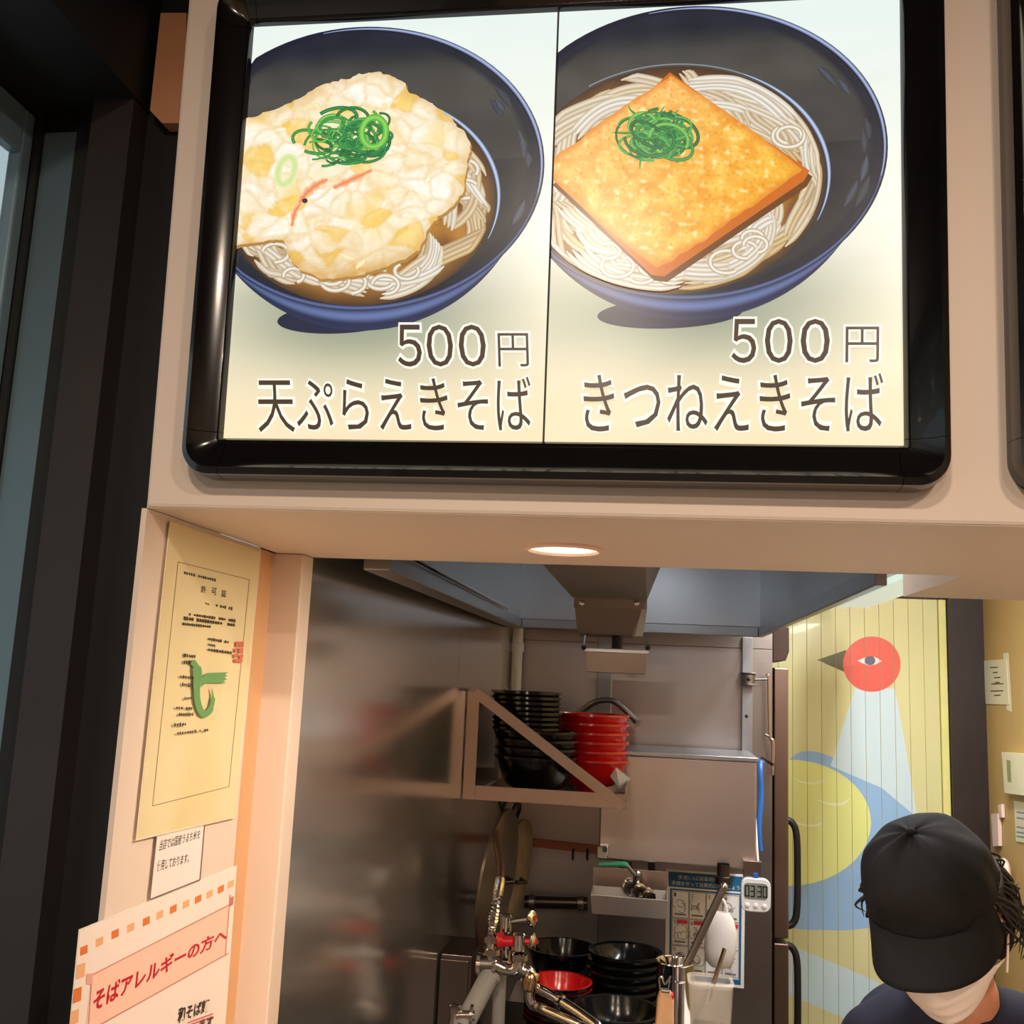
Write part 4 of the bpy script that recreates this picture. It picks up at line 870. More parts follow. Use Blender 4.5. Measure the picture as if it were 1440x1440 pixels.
for dz_ in (-2.5, 2.5): A.box((tc_.x + 0.2*s_ - 0.001, YTM - 0.0016, scz + dz_*s_ - 0.001), (tc_.x + 0.2*s_ + 0.001, YTM - 0.0009, scz + dz_*s_ + 0.001))
A.build('digits', mat('lcd_ink', (22, 24, 26), 0.5), tm)
for dx in (-11, 0, 11): MB().lathe([(0.006, 0), (0.006, 0.002), (0.004, 0.003), (0, 0.003)], 12, (0, -1, 0), (tc_.x + dx*s_, YTM, tc_.z - 13*s_)).build('button', whiteplastic, tm, smooth=True)
MB().box((tc_.x - 0.006, YTM + 0.002, tc_.z + 20*s_), (tc_.x + 0.006, YTM + 0.008, tc_.z + 27*s_)).build('hanger_tab', blueplastic, tm)
cb = thing('blue_cord', 'bright blue cord dangling beside the tank corner', 'cord', atY(1068, 1195, YT + 0.02))
MB().tube(smooth_pts([atY(1071, 1068, YT+0.1), atY(1069, 1080, YT+0.05), atY(1070, 1120, YT+0.04), atY(1067, 1165, YT+0.03), atY(1069, 1196, YT+0.03)], 6), 0.007, 8).build('cord', blueplastic, cb, smooth=True)
MB().tube([atY(1070, 1066, YT+0.02), atY(1088, 1076, YT+0.0)], 0.004, 8).build('hook_wire', chrome, cb)
MB().tube([atY(1062, 1150, YT+0.02), atY(1066, 1215, YT+0.0)], 0.003, 8).build('white_tie', whiteplastic, cb)
# ================================================================== REFRIGERATOR behind the partition
YFr = 3.15; fx0, fx1 = atY(1088, 1100, YFr).x, atY(1109, 1100, YFr).x
fr = thing('refrigerator', 'tall brown steel refrigerator with black handles behind the partition', 'refrigerator', (fx0 - 0.3, YFr + 0.25, 0))
frm = mat('fridge_steel', (150, 128, 116), 0.33, 1.0, var=0.06, nscale=3, bump=0.03, bscale=20)
zf = lambda py: atY(1100, py, YFr).z
MB().box((fx0 - 0.62, YFr, 0.06), (fx0 - 0.004, YFr + 0.5, zf(884))).build('cabinet', frm, fr, bevel=0.003)
MB().prism([(fx0 - 0.003, YFr, zf(882)), (fx1 + 0.002, YFr, zf(882)), (fx1 + 0.002, YFr, zf(916)), (fx1 - 0.008, YFr, zf(929)), (fx0 - 0.003, YFr, zf(931))], (0, 0.5, 0)).build('control_head', mat('fridge_head', (70, 52, 46), 0.4, 0.6), fr, bevel=0.002)
for (a0, a1, h0, h1) in ((939, 1320, 1155, 1306), (1327, 1760, 1333, 1480)):
    d = MB().box((fx0, YFr + 0.001, zf(a1)), (fx1, YFr + 0.5, zf(a0))).build('door', frm, fr, bevel=0.004)
    hx = atY(1121, 1200, YFr + 0.03).x; yh = YFr + 0.04
    MB().tube(smooth_pts([(fx1 - 0.002, yh, zf(h0)), (fx1 + 0.016, yh, zf(h0 + 4)), (hx, yh, zf(h0 + 22)), (hx + 0.002, yh, zf((h0+h1)/2)), (hx, yh, zf(h1 - 22)), (fx1 + 0.016, yh, zf(h1 - 4)), (fx1 - 0.002, yh, zf(h1))], 5), 0.0105, 10).build('handle', blackrubber, d, smooth=True)
# ================================================================== FLUORESCENT STRIP beside the hood
zfl2 = CAM.z + 0.285
fa, fb = atZ(1290, 815, zfl2), atZ(1198, 850, zfl2)
fl = thing('strip_light', 'white fluorescent strip light hung beside the hood near the plank door', 'light', ((fa.x+fb.x)/2, (fa.y+fb.y)/2, zfl2))
flx = (fa.x + fb.x)/2
MB().box((flx - 0.05, fa.y - 0.2, zfl2 + 0.012), (flx + 0.05, fb.y, zfl2 + 0.05)).build('casing', whiteplastic, fl, bevel=0.004)
MB().box((flx - 0.05, fa.y - 0.19, zfl2 - 0.010), (flx + 0.05, fb.y - 0.01, zfl2 + 0.0115)).build('diffuser', mat('strip_glow', (206, 228, 214), 0.4, emit=0.6, var=0.0), fl, bevel=0.004)
area('strip_light_lamp', (flx, (fa.y + fb.y)/2 - 0.1, zfl2 - 0.014), 0.08, 3.5, (0.95, 1.0, 0.96), (0, 0, 0), 0.8)
for yy in (fa.y - 0.1, fb.y - 0.1): MB().tube([(flx, yy, zfl2 + 0.05), (flx, yy, 2.5)], 0.006, 8).build('hanger_rod', dullmetal, fl)
bk = atY(1252, 836, 2.5)
# ================================================================== OCHRE WALL FITTINGS
def onO(px, py, off=0.0): return atX(px, py, XO - off)
def osheet(name, label, cat, c, th, mt, art=None, off=0.001):
    P_ = [onO(*q) for q in c]; o = Vector((-off, 0, 0)); t_ = Vector((-th, 0, 0))
    t = thing(name, label, cat, (P_[2]+P_[3])/2 + o); MB().hexa([p + o for p in P_], [p + o + t_ for p in P_]).build('body', mt, t, bevel=0.001 if th > 0.004 else 0)
    if art: A = Art(lambda px, py, h: onO(px, py) + Vector((-off - th - h, 0, 0)), step=5e-5, base=1e-4); art(A); A.build('print', attr_mat('paper_print', rough=0.35), t)
    return t
cream = mat('cream_paper', (226, 214, 176), 0.6, var=0.03)
def note1(A):
    for (x0, y, x1) in ((1393, 939, 1404), (1397, 946, 1404), (1399, 953, 1408), (1395, 962, 1412), (1400, 960, 1407), (1394, 972, 1412), (1399, 978, 1408)): A.ribbon([(x0, y), (x1, y - 0.5)], 1.6, (92, 82, 60))
osheet('memo_sheet', 'small cream memo taped to the ochre wall beside the dark post', 'memo', [(1384, 929), (1416, 927), (1420, 991), (1387, 990)], 0.001, cream, note1)
osheet('tape_strip', 'pale tape strip behind the memo on the ochre wall', 'tape', [(1411, 919), (1418, 918), (1423, 1001), (1416, 998)], 0.0006, cream, None, 0.0002)
def scr(A): A.poly([(1425, 1069), (1431, 1070), (1432, 1101), (1427, 1100)], (150, 150, 96))
osheet('wall_controller', 'cream thermostat controller with a green display on the ochre wall', 'controller', [(1418, 1058), (1480, 1062), (1484, 1124), (1422, 1116)], 0.02, mat('controller_cream', (232, 222, 184), 0.4), scr)
def note2(A):
    for y in (1142, 1150, 1163, 1170, 1176): A.ribbon([(1431, y), (1444, y + 2)], 2.2, (120, 140, 150))
osheet('printed_card', 'pale card with blue print below the wall controller', 'card', [(1427, 1126), (1475, 1134), (1478, 1192), (1430, 1183)], 0.002, cream, note2)
osheet('clip_holder', 'narrow pink white clip hanging on the ochre wall', 'clip', [(1399, 1145), (1409, 1144), (1410, 1190), (1402, 1191)], 0.012, mat('pinkish_white', (236, 206, 190), 0.5))
osheet('wall_hook', 'tiny pale hook above the clip on the ochre wall', 'hook', [(1408, 1132), (1413, 1131), (1414, 1150), (1410, 1150)], 0.010, mat('pinkish_white', (236, 206, 190), 0.5))
tr_c = atX(1412, 1228, XO - 0.03); t = thing('tape_ring', 'pale looped strap hanging on the ochre wall behind the black cap', 'strap', tr_c)
MB().tube([tr_c + Vector((0.0, 0.034*math.cos(a)*0.8, 0.036*math.sin(a))) for a in [6.283*i/20 for i in range(21)]], 0.011, 8, False).build('loop', mat('pinkish_white', (236, 206, 190), 0.5), t, smooth=True)
# ================================================================== SINK SIDE: TABLE, BOWLS, POT, TAPS
ZK = 0.75; ZW = 0.845; wx0, wx1 = atZ(922, 1432, ZW).x, atZ(1058, 1432, ZW).x; skx = atY(664, 1342, 2.30).x + 0.006
tbn = thing('sink_counter', 'low steel sink counter under the bowl stacks', 'counter', (-0.1, 2.5, 0))
MB().box((skx, 2.1, ZK - 0.03), (wx0 - 0.006, Yb - 0.02, ZK)).build('top', steel, tbn, bevel=0.003)
for x in (skx + 0.03, wx0 - 0.03):
    for y in (2.14, Yb - 0.08): MB().box((x - 0.02, y - 0.02, 0), (x + 0.02, y + 0.02, ZK - 0.03)).build('leg', steel, tbn)
MB().box((skx + 0.06, Yb - 0.1, 0.2), (wx0 - 0.06, Yb - 0.09, ZK - 0.03)).build('back_sheet', darksteel, tbn)
ZW = 0.845
wt = thing('work_table', 'small dark topped work table next to the fridge partition', 'table', (0.2, 2.5, 0))
wx0, wx1 = atZ(922, 1432, ZW).x, atZ(1058, 1432, ZW).x
MB().box((wx0, 2.02, ZW - 0.03), (wx1, 2.46, ZW)).build('top', mat('brown_edge_steel', (120, 100, 90), 0.4, 0.7), wt, bevel=0.003)
for x in (wx0 + 0.03, wx1 - 0.03):
    for y in (2.06, 2.42): MB().box((x - 0.016, y - 0.016, 0), (x + 0.016, y + 0.016, ZW - 0.03)).build('leg', steel, wt)
# red lined bowls on black ones
YB1 = 2.48; c1 = atY(786, 1372, YB1); R1 = 46*YB1/1409
rb = bowl_proto('red_lined_bowl', '', '', R1, 0.075, blacklacquer, redlacquer, 0.45, 0.09, curve=0.45)
nb = 7; dz1 = 0.0125; c1.z -= 0.01; bz = c1.z - 0.075 - dz1*(nb - 1)
stack(rb, (c1.x, YB1, bz), nb, dz1, 'red lined black bowl', 'low stack by the taps', 'red lined bowls by the taps')
hb = bowl_proto('upturned_bowl', 'large black bowl lying behind the red lined bowls', 'x', 50*2.62/1409, 0.09, blacklacquer, None, 0.45, 0.12, curve=0.45); del hb['group']
cu_ = atY(790, 1345, 2.64); hb.location = (cu_.x, 2.66, cu_.z - 0.07)
base_box = tbn
zc1 = min(bz, cu_.z - 0.07)
MB().box((skx + 0.004, 2.36, ZK), (wx0 - 0.01, 2.80, bz)).build('drainboard', blackrubber, base_box, bevel=0.006)
MB().box((cu_.x - 0.07, 2.60, bz), (cu_.x + 0.07, 2.75, cu_.z - 0.07)).build('drainboard_step', blackrubber, base_box, bevel=0.004)
YB2 = 2.56; R2 = 49*YB2/1409; c2 = atY(876, 1345, YB2)
kb = bowl_proto('black_dish', '', '', R2, 0.06, blacklacquer, None, 0.5, 0.14, curve=0.4)
n2 = 6; dz2 = (atY(876, 1336, YB2).z - atY(876, 1384, YB2).z)/4
z2 = atY(876, 1336, YB2).z - 0.06 - dz2*(n2-1)
stack(kb, (c2.x, YB2, max(z2, bz)), n2, dz2, 'black lacquer dish', 'tall dish pile beside the steel pot', 'black dishes beside the pot', lean=(0.0012, 0))
YB3 = 2.25; c3 = atY(868, 1400, YB3)
kb3 = bowl_proto('black_dish', '', '', 60*YB3/1409, 0.075, blacklacquer, None, 0.5, 0.14, curve=0.4)
z3 = c3.z - 0.055 - 0.1
stack(kb3, (c3.x, YB3, z3), 3, 0.028, 'wide black dish', 'short pile before the tall dish pile', 'wide black dishes in front')
MB().box((c3.x - 0.09, 2.14, ZK), (c3.x + 0.06, 2.355, z3)).build('drainboard_step', blackrubber, base_box, bevel=0.004)
# pot with ladle
YP = 2.32; pc = atY(950, 1350, YP); RP = 24.5*YP/1409
pot = thing('steel_pot', 'tall narrow steel pot standing on the work table', 'pot', (pc.x, YP, ZW))
hP = atY(950, 1352, YP).z - ZW
MB().lathe([(0, 0.0), (RP*0.97, 0.0), (RP, 0.004), (RP, hP - 0.003), (RP*1.05, hP), (RP*1.03, hP + 0.002), (RP*0.97, hP - 0.002), (RP*0.97, 0.004), (0, 0.004)], 32, org=(pc.x, YP, ZW)).build('pot_body', chrome, pot, smooth=True)
MB().lathe([(0, hP*0.75), (RP*0.965, hP*0.75)], 32, org=(pc.x, YP, ZW)).build('broth', mat('dark_broth', (44, 26, 18), 0.15), pot)
ld = thing('ladle', 'long dull metal ladle leaning out of the steel pot', 'ladle', (pc.x, YP, ZW + 0.02))
la, lb_ = atY(968, 1352, YP), atY(1018, 1247, YP + 0.06); dl_ = (la - lb_).normalized()
MB().tube([lb_, la, la + dl_*0.03], [0.0085, 0.008, 0.0065], 8).build('handle', mat('ladle_metal', (110, 98, 90), 0.4, 0.9), ld, smooth=True)
MB().ball(lb_, 0.009, 10).build('hook_end', chrome, ld, smooth='all')
MB().lathe([(0.0, -0.016), (0.02, -0.012), (0.029, 0.0), (0.027, 0.0), (0.018, -0.010), (0, -0.013)], 20, org=la + dl_*0.04 + Vector((-0.008, 0, 0))).build('cup', chrome, ld, smooth=True)
# plastic container with sauce and a metal stick
YC = 2.22; cc = atY(999, 1380, YC); wC = 56*YC/1409; zC = cc.z; pl_ = mat('milky_plastic', (230, 220, 204), 0.3, var=0.02, alpha=0.22)
ct = thing('plastic_container', 'milky square plastic container half full of dark sauce', 'container', (cc.x, YC, ZW + 0.012))
def rsq(mb, w0, w1, z0, z1, t, caps=True):
    def ring(w_, z): return [(cc.x + x, YC + y, z) for x, y in rr_poly(0, 0, w_, w_, w_*0.22)]
    R_ = [ring(w0, z0), ring(w1, z1), ring(w1 - t, z1), ring(w0 - t, z0 + t)]; n = len(R_[0]); fs = []
    for k in range(3): fs += [(k*n+i, k*n+(i+1) % n, (k+1)*n+(i+1) % n, (k+1)*n+i) for i in range(n)]
    return mb.add(sum(R_, []), fs + ([tuple(range(n))[::-1], tuple(range(3*n, 4*n))] if caps else [(3*n+i, 3*n+(i+1) % n, (i+1) % n, i) for i in range(n)]))
rsq(MB(), wC*0.80, wC, ZW + 0.012, zC, 0.004).build('tub', pl_, ct, smooth=True)
rsq(MB(), wC*0.99, wC*1.06, zC - 0.004, zC + 0.003, 0.010, False).build('rim', pl_, ct, smooth=True)
MB().prism([(cc.x + x, YC + y, ZW + 0.017) for x, y in rr_poly(0, 0, wC*0.72, wC*0.72, wC*0.16)], (0, 0, 0.078)).build('sauce', mat('dark_sauce', (52, 30, 22), 0.2), ct)
sk = tag(MB().tube([atY(1019, 1334, YC + 0.03), atY(996, 1408, YC - 0.005)], 0.0045, 8).build('mixing_stick', chrome, smooth=True), 'shiny metal stick standing in the sauce container', 'stick')
cbd = tag(MB().prism([(x, y, ZW + 0.0004) for x, y in ((wx0 + 0.075, 2.10), (wx1 - 0.025, 2.10), (wx1 - 0.025, 2.36), (wx0 + 0.075, 2.36))], (0, 0, 0.011)).build('cutting_board', mat('board_white', (236, 222, 214), 0.5), bevel=0.004), 'white cutting board under the sauce container', 'board')
# white jug hung from the tank spigot
YJ = 2.68; jg = thing('plastic_jug', 'translucent white plastic jug hanging in front of the poster', 'jug', atY(1010, 1362, YJ))
jm = mat('milky_white', (226, 220, 216), 0.35, var=0.03, trans=0.15)
J = MB(); rows = [(1283, 1000, 1026), (1292, 995, 1032), (1310, 992, 1036), (1335, 990, 1035), (1352, 992, 1031), (1360, 1000, 1026)]
ringp = []
for py, x0, x1 in rows:
    a, b = atY(x0, py, YJ), atY(x1, py, YJ); cx, rx = (a.x+b.x)/2, (b.x-a.x)/2; ringp.append([(cx + rx*math.cos(t_), YJ + rx*0.55*math.sin(t_), (a.z+b.z)/2) for t_ in [6.283*i/20 for i in range(20)]])
J.add(sum(ringp, []), [(k*20+i, k*20+(i+1) % 20, (k+1)*20+(i+1) % 20, (k+1)*20+i) for k in range(5) for i in range(20)] + [tuple(range(20)), tuple(range(100, 120))]); J.build('jug_body', jm, jg, smooth=True)
MB().tube(smooth_pts([atY(1004, 1284, YJ), atY(1006, 1272, YJ), atY(1014, 1264, YJ), atY(1020, 1272, YJ), atY(1022, 1284, YJ)], 4), 0.004, 8).build('handle', jm, jg, smooth=True)
MB().tube([atY(1015, 1262, YJ), atY(1016, 1247, YT - 0.022)], 0.002, 6).build('hanging_wire', dullmetal, jg)
# wooden handled noodle strainer
YW = 2.08; ws = thing('noodle_strainer', 'wooden handled wire strainer with red tape leaning on the pot', 'strainer', atY(940, 1480, YW))
a = atY(936, 1402, YW); b = atY(934, 1475, YW - 0.02); d = (b - a); hw_ = 11*YW/1409
MB().prism([a + Vector((-hw_*0.7, 0, 0.010)), a + Vector((hw_*0.55, 0, 0.010)), a + Vector((hw_, 0, -0.006)), b + Vector((hw_*1.1, 0, 0)), b + Vector((-hw_*1.2, 0, 0)), a + Vector((-hw_, 0, -0.006))], (0, 0.018, 0)).build('handle', wood, ws, bevel=0.003)
MB().ball(atY(929, 1412, YW - 0.001), (0.004, 0.0015, 0.004), 8).build('hang_hole', darksteel, ws)
MB().box(atY(938.5, 1398, YW), atY(947, 1424, YW) + Vector((0, 0.018, 0))).build('red_tape', redplastic, ws, bevel=0.002)
MB().box(atY(929, 1392, YW), atY(942, 1400, YW) + Vector((0, 0.016, 0))).build('ferrule', dullmetal, ws, bevel=0.002)
lp = smooth_pts([atY(929, 1394, YW+0.01), atY(927, 1378, YW+0.01), atY(930, 1374, YW+0.01), atY(935, 1384, YW+0.01), atY(940, 1378, YW+0.01), atY(943, 1374, YW+0.01), atY(940, 1394, YW+0.01)], 5)
MB().tube(lp, 0.0022, 6).build('wire_loop', chrome, ws, smooth=True)
MB().lathe([(0.05, 0), (0.052, 0.004), (0.045, -0.05), (0.02, -0.09), (0, -0.095)], 20, org=b + Vector((0, 0.03, -0.01))).build('basket', dullmetal, ws, smooth=True)
# dark steel cabinet on the left wall side
bx0, bx1 = atY(632, 1342, 2.30), atY(664, 1342, 2.30)
cab = thing('steel_box', 'upright grey steel box against the left wall by the taps', 'box', ((bx0.x + bx1.x)/2, 2.35, 0))
MB().box((XL(2.3) + 0.004, 2.30, 0), (bx1.x, 2.46, bx0.z)).build('box_body', mat('grey_box_steel', (118, 108, 104), 0.34, 1.0, var=0.05), cab, bevel=0.002)
MB().box((XL(2.3) + 0.004, 2.294, 0.1), (bx1.x - 0.006, 2.2995, bx0.z - 0.01)).build('front_plate', mat('grey_box_steel', (118, 108, 104), 0.34, 1.0), cab, bevel=0.001)
# taps ---------------------------------------------------------------
YTp = 2.2
tp = thing('double_tap', 'chrome double tap with red bands and swinging spout pipes', 'tap', atY(720, 1360, YTp))
T = lambda px, py, dy=0.0: atY(px, py, YTp + dy)
MB().tube([T(672, 1356), T(697, 1357)], 0.017, 16).build('wall_stub', dullmetal, tp, smooth=True)
for px in (674, 696): MB().lathe([(0.017, -0.005), (0.024, -0.004), (0.024, 0.004), (0.017, 0.005)], 16, (1, 0, 0), T(px, 1356)).build('collar', chrome, tp, smooth=True)
MB().tube(smooth_pts([T(697, 1357), T(712, 1363), T(724, 1362), T(730, 1352), T(730, 1344)], 5), 0.0135, 12).build('cross_body', chrome, tp, smooth=True)
MB().tube([T(692, 1354), T(691, 1318)], 0.013, 12).build('riser', chrome, tp, smooth=True); MB().tube([T(712, 1356, 0.03), T(711, 1318, 0.03)], 0.010, 12).build('riser', chrome, tp, smooth=True)
for px, py, dy in ((691, 1338, 0), (691, 1320, 0), (712, 1330, 0.03), (730, 1346, 0)): MB().lathe([(0.011, -0.008), (0.018, -0.006), (0.018, 0.006), (0.011, 0.008)], 8, (0, 0, 1), T(px, py, dy)).build('nut', chrome, tp, smooth=True)
MB().tube([T(700, 1322), T(708, 1322)], 0.016, 14).build('red_band', redplastic, tp, smooth=True); MB().tube([T(708, 1324), T(722, 1324)], 0.010, 12).build('red_band', redplastic, tp, smooth=True)
for (sx, sy, kx, ky, dy) in ((730, 1324, 750, 1324, 0), (711, 1298, 748, 1292, 0.03)):
    MB().lathe([(0.010, -0.020), (0.014, -0.016), (0.014, 0.014), (0.010, 0.018), (0, 0.018), (0, -0.02)], 12, (0, 0, 1), T(sx, sy, dy)).build('valve_body', chrome, tp, smooth=True)
    MB().tube([T(sx, sy, dy), T(kx, ky, dy)], 0.006, 8).build('spindle', redplastic if dy == 0 else dullmetal, tp)
    ax_ = (T(kx, ky, dy) - T(sx, sy, dy)).normalized(); ax_ = (ax_ + Vector((0, -0.5 if dy else -0.15, 0))).normalized()
    h_ = MB().lathe([(0.0, -0.008), (0.010, -0.007), (0.0165, -0.002), (0.0175, 0.002), (0.012, 0.006), (0, 0.007)], 18, ax_, T(kx, ky, dy)).build('handle', chrome, tp, smooth=True)
    MB().lathe([(0.0, 0), (0.006, 0.0), (0.005, 0.004), (0, 0.004)], 10, ax_, T(kx, ky, dy) + ax_*0.006).build('red_cap', redplastic, h_)
MB().tube(smooth_pts([T(730, 1352), T(733, 1362), T(742, 1366), T(748, 1374)], 5), 0.013, 12).build('elbow', chrome, tp, smooth=True)
MB().lathe([(0.012, -0.022), (0.018, -0.016), (0.019, 0.0), (0.016, 0.014), (0.012, 0.018)], 16, (0.2, 0, 1), T(747, 1378)).build('swivel', mat('brass_chrome', (206, 176, 140), 0.12, 1.0), tp, smooth=True)
MB().tube(smooth_pts([T(747, 1386), T(745, 1402), T(750, 1414), T(764, 1420, -0.03), T(800, 1436, -0.08), T(835, 1455, -0.14), T(842, 1475, -0.15)], 6), 0.0105, 12).build('spout', chrome, tp, smooth=True)
MB().tube(smooth_pts([T(733, 1374, 0.01), T(742, 1384, 0.01), T(760, 1392), T(795, 1412, -0.04), T(830, 1436, -0.10), T(842, 1448, -0.12), T(842, 1475, -0.12)], 6), 0.0105, 12).build('spout', chrome, tp, smooth=True)
MB().lathe([(0.0105, -0.006), (0.014, -0.005), (0.014, 0.005), (0.0105, 0.006)], 14, T(830, 1436, -0.10) - T(795, 1412, -0.04), T(788, 1408, -0.032)).build('spout_collar', chrome, tp, smooth=True)
MB().tube([T(690, 1370), T(676, 1396, -0.03), T(650, 1446, -0.08)], 0.021, 16).build('feed_pipe', greypipe, tp, smooth=True)
MB().lathe([(0.021, -0.006), (0.0255, -0.005), (0.0255, 0.005), (0.021, 0.006)], 16, T(690, 1370) - T(676, 1396, -0.03), T(688, 1374)).build('collar', greypipe, tp, smooth=True)
MB().tube([T(703, 1370, 0.06), T(700, 1450, 0.06)], 0.014, 12).build('down_pipe', greypipe, tp, smooth=True)
YV2 = 2.12
mv = thing('stop_valve', 'small chrome stop valve in the bottom left by the grey pipe', 'valve', atY(655, 1440, YV2))
MB().tube([atY(640, 1428, YV2), atY(668, 1428, YV2)], 0.010, 12).build('valve_stem', chrome, mv, smooth=True)
MB().lathe([(0.009, -0.020), (0.013, -0.017), (0.0105, -0.005), (0.0105, 0.008), (0.013, 0.017), (0.009, 0.020), (0, 0.02), (0, -0.02)], 8, (0, 0, 1), atY(640, 1426, YV2)).build('knob', chrome, mv, smooth=True)
MB().lathe([(0.0, -0.004), (0.02, -0.003), (0.02, 0.003), (0.0, 0.004)], 20, (1, 0, 0), atY(664, 1427, YV2)).build('flange', chrome, mv, smooth=True)
# ribbed hose rising from the tap
rh = thing('ribbed_hose', 'ribbed steel hose rising from the tap along the left wall', 'hose', T(691, 1318))
pp = smooth_pts([T(691, 1318), T(693, 1300), T(698, 1268), T(703, 1240, 0.05), T(704, 1215, 0.1), T(699, 1190, 0.15), T(697, 1170, 0.2)], 14)
MB().tube(pp[:44], [0.0085 + 0.003*((i // 1) % 2) for i in range(44)], 10).build('spring_guard', chrome, rh); MB().tube(pp[43:], 0.0085, 10).build('hose', mat('brown_hose', (110, 82, 66), 0.4, 0.6), rh, smooth=True)
# round strainers hung edge-on against the left wall
for i, (px, py, Y, Rd, mt, lb) in enumerate(((702, 1236, 2.50, 0.165, mat('worn_lid', (132, 120, 108), 0.38, 0.9, var=0.15), 'large worn steel lid hung edge on by the left wall'), (722, 1236, 2.76, 0.155, mat('wicker', (150, 132, 110), 0.6, 0.3, var=0.25, nscale=30), 'round beige lid hung beside the worn steel lid'))):
    c = atY(px, py, Y); ax_ = Vector((1, -0.12 - 0.05*i, -0.10 - 0.05*i)).normalized()
    t = thing('round_lid', lb, 'lid', c - Vector((0, 0, Rd)))
    MB().lathe([(0, 0.012), (Rd*0.4, 0.011), (Rd*0.9, 0.004), (Rd, 0), (Rd*1.0, -0.006), (Rd*0.9, -0.002), (Rd*0.4, 0.005), (0, 0.006)], 44, ax_, c).build('disc', mt, t, smooth=True)
    MB().tube([c + ax_*0.012 + Vector((0, -0.03, 0)), c + ax_*0.035, c + ax_*0.012 + Vector((0, 0.03, 0))], 0.005, 8).build('grip', darksteel, t, smooth=True)
    MB().tube(smooth_pts([c + Vector((0, 0, Rd - 0.005)), c + Vector((-0.006, -0.02, Rd + 0.025)), c + Vector((0.004, 0.0, Rd + 0.045)), c + Vector((0.008, 0.02, Rd + 0.025)), c + Vector((0, 0, Rd - 0.005))], 5), 0.004, 6).build('hanging_strap', blackrubber, t)
# ================================================================== THE WORKER
HC = atY(1316, 1272, 1.52)
Rh = (Matrix.Rotation(math.radians(-28), 3, 'Z') @ Matrix.Rotation(math.radians(-9), 3, 'Y') @ Matrix.Rotation(math.radians(33), 3, 'X'))
def H(x, y, z): return HC + Rh @ Vector((x, y, z))
pe = thing('person', 'kitchen worker in black cap, white mask and navy shirt, head bowed', 'person', (HC.x + 0.03, HC.y + 0.22, 0))
def chain(mb, pts, n=14):                        # tapered limb with round joints
    for (p, r) in pts: mb.ball(p, r, n)
    for (p, r), (q, s) in zip(pts, pts[1:]): mb.tube([p, q], [r, s], n)
    return mb
def head_verts():
    vs = []; fs = []; n, m_ = 48, 36
    for i in range(m_ + 1):
        th = math.pi*i/m_
        for k in range(n):
            a = 2*math.pi*k/n; x, y, z = math.sin(th)*math.cos(a), math.sin(th)*math.sin(a), math.cos(th)
            X, Y, Z = 0.074*x, 0.093*y, 0.113*z
            if z < 0.1: s = 1 - 0.30*((0.1 - z)/1.1)**1.3; X *= s; Y = Y*s - 0.012*((0.1 - z)/1.1)
            if z < -0.2 and y > 0: Y *= 1 - 0.45*min(1, (-0.2 - z)/0.6)
            f = max(0, -y)
            nose = math.exp(-((x/0.16)**2 + ((z + 0.18)/0.20)**2)) * (f > 0); Y -= 0.020*nose
            brow = math.exp(-((z - 0.16)/0.09)**2) * f**2; Y -= 0.004*brow
            for s in (-1, 1): Y += 0.008*math.exp(-(((x - s*0.40)/0.16)**2 + ((z - 0.02)/0.11)**2)) * (f > 0)
            Y -= 0.006*math.exp(-((x/0.25)**2 + ((z + 0.50)/0.07)**2)) * (f > 0); Y -= 0.008*math.exp(-((x/0.3)**2 + ((z + 0.82)/0.16)**2)) * (f > 0)
            vs.append(H(X, Y, Z))
    for i in range(m_): fs += [(i*n+k, (i+1)*n+k, (i+1)*n+(k+1) % n, i*n+(k+1) % n) for k in range(n)]
    return vs, fs
NB = Vector((HC.x + 0.055, HC.y + 0.125, HC.z - 0.145))        # base of neck
PELV = Vector((HC.x + 0.10, HC.y + 0.36, 0.86)); CHEST = NB + (PELV - NB)*0.32
sdir = Vector((1, 0.10, 0)).normalized(); bk_ = Vector((0, 1, 0))
SHL, SHR = NB - sdir*0.105 + Vector((0, 0.02, -0.09)), NB + sdir*0.150 + Vector((0, 0.02, -0.075))
ELL, ELR = SHL + Vector((-0.05, -0.02, -0.24)), SHR + Vector((0.06, -0.02, -0.24)); 
WRL, WRR = ELL + Vector((0.10, -0.17, -0.03)), ELR + Vector((-0.12, -0.17, -0.03))
body = MB(); v_, f_ = head_verts(); body.add(v_, f_)
for s in (-1, 1):                                # ears
    c = H(s*0.076, 0.008, -0.01); e = MB(); e.ball((0, 0, 0), (0.008, 0.020, 0.031), 12); body.add([HC + Rh @ (Vector((s*0.078, 0.012, -0.012)) + Matrix.Rotation(s*0.35, 3, 'Z') @ v) for v in e.v], e.f)
chain(body, [(H(0, 0.02, -0.06), 0.055), (NB + Vector((0, 0, 0.02)), 0.055), (NB, 0.062), (CHEST, 0.105), (PELV, 0.12)])
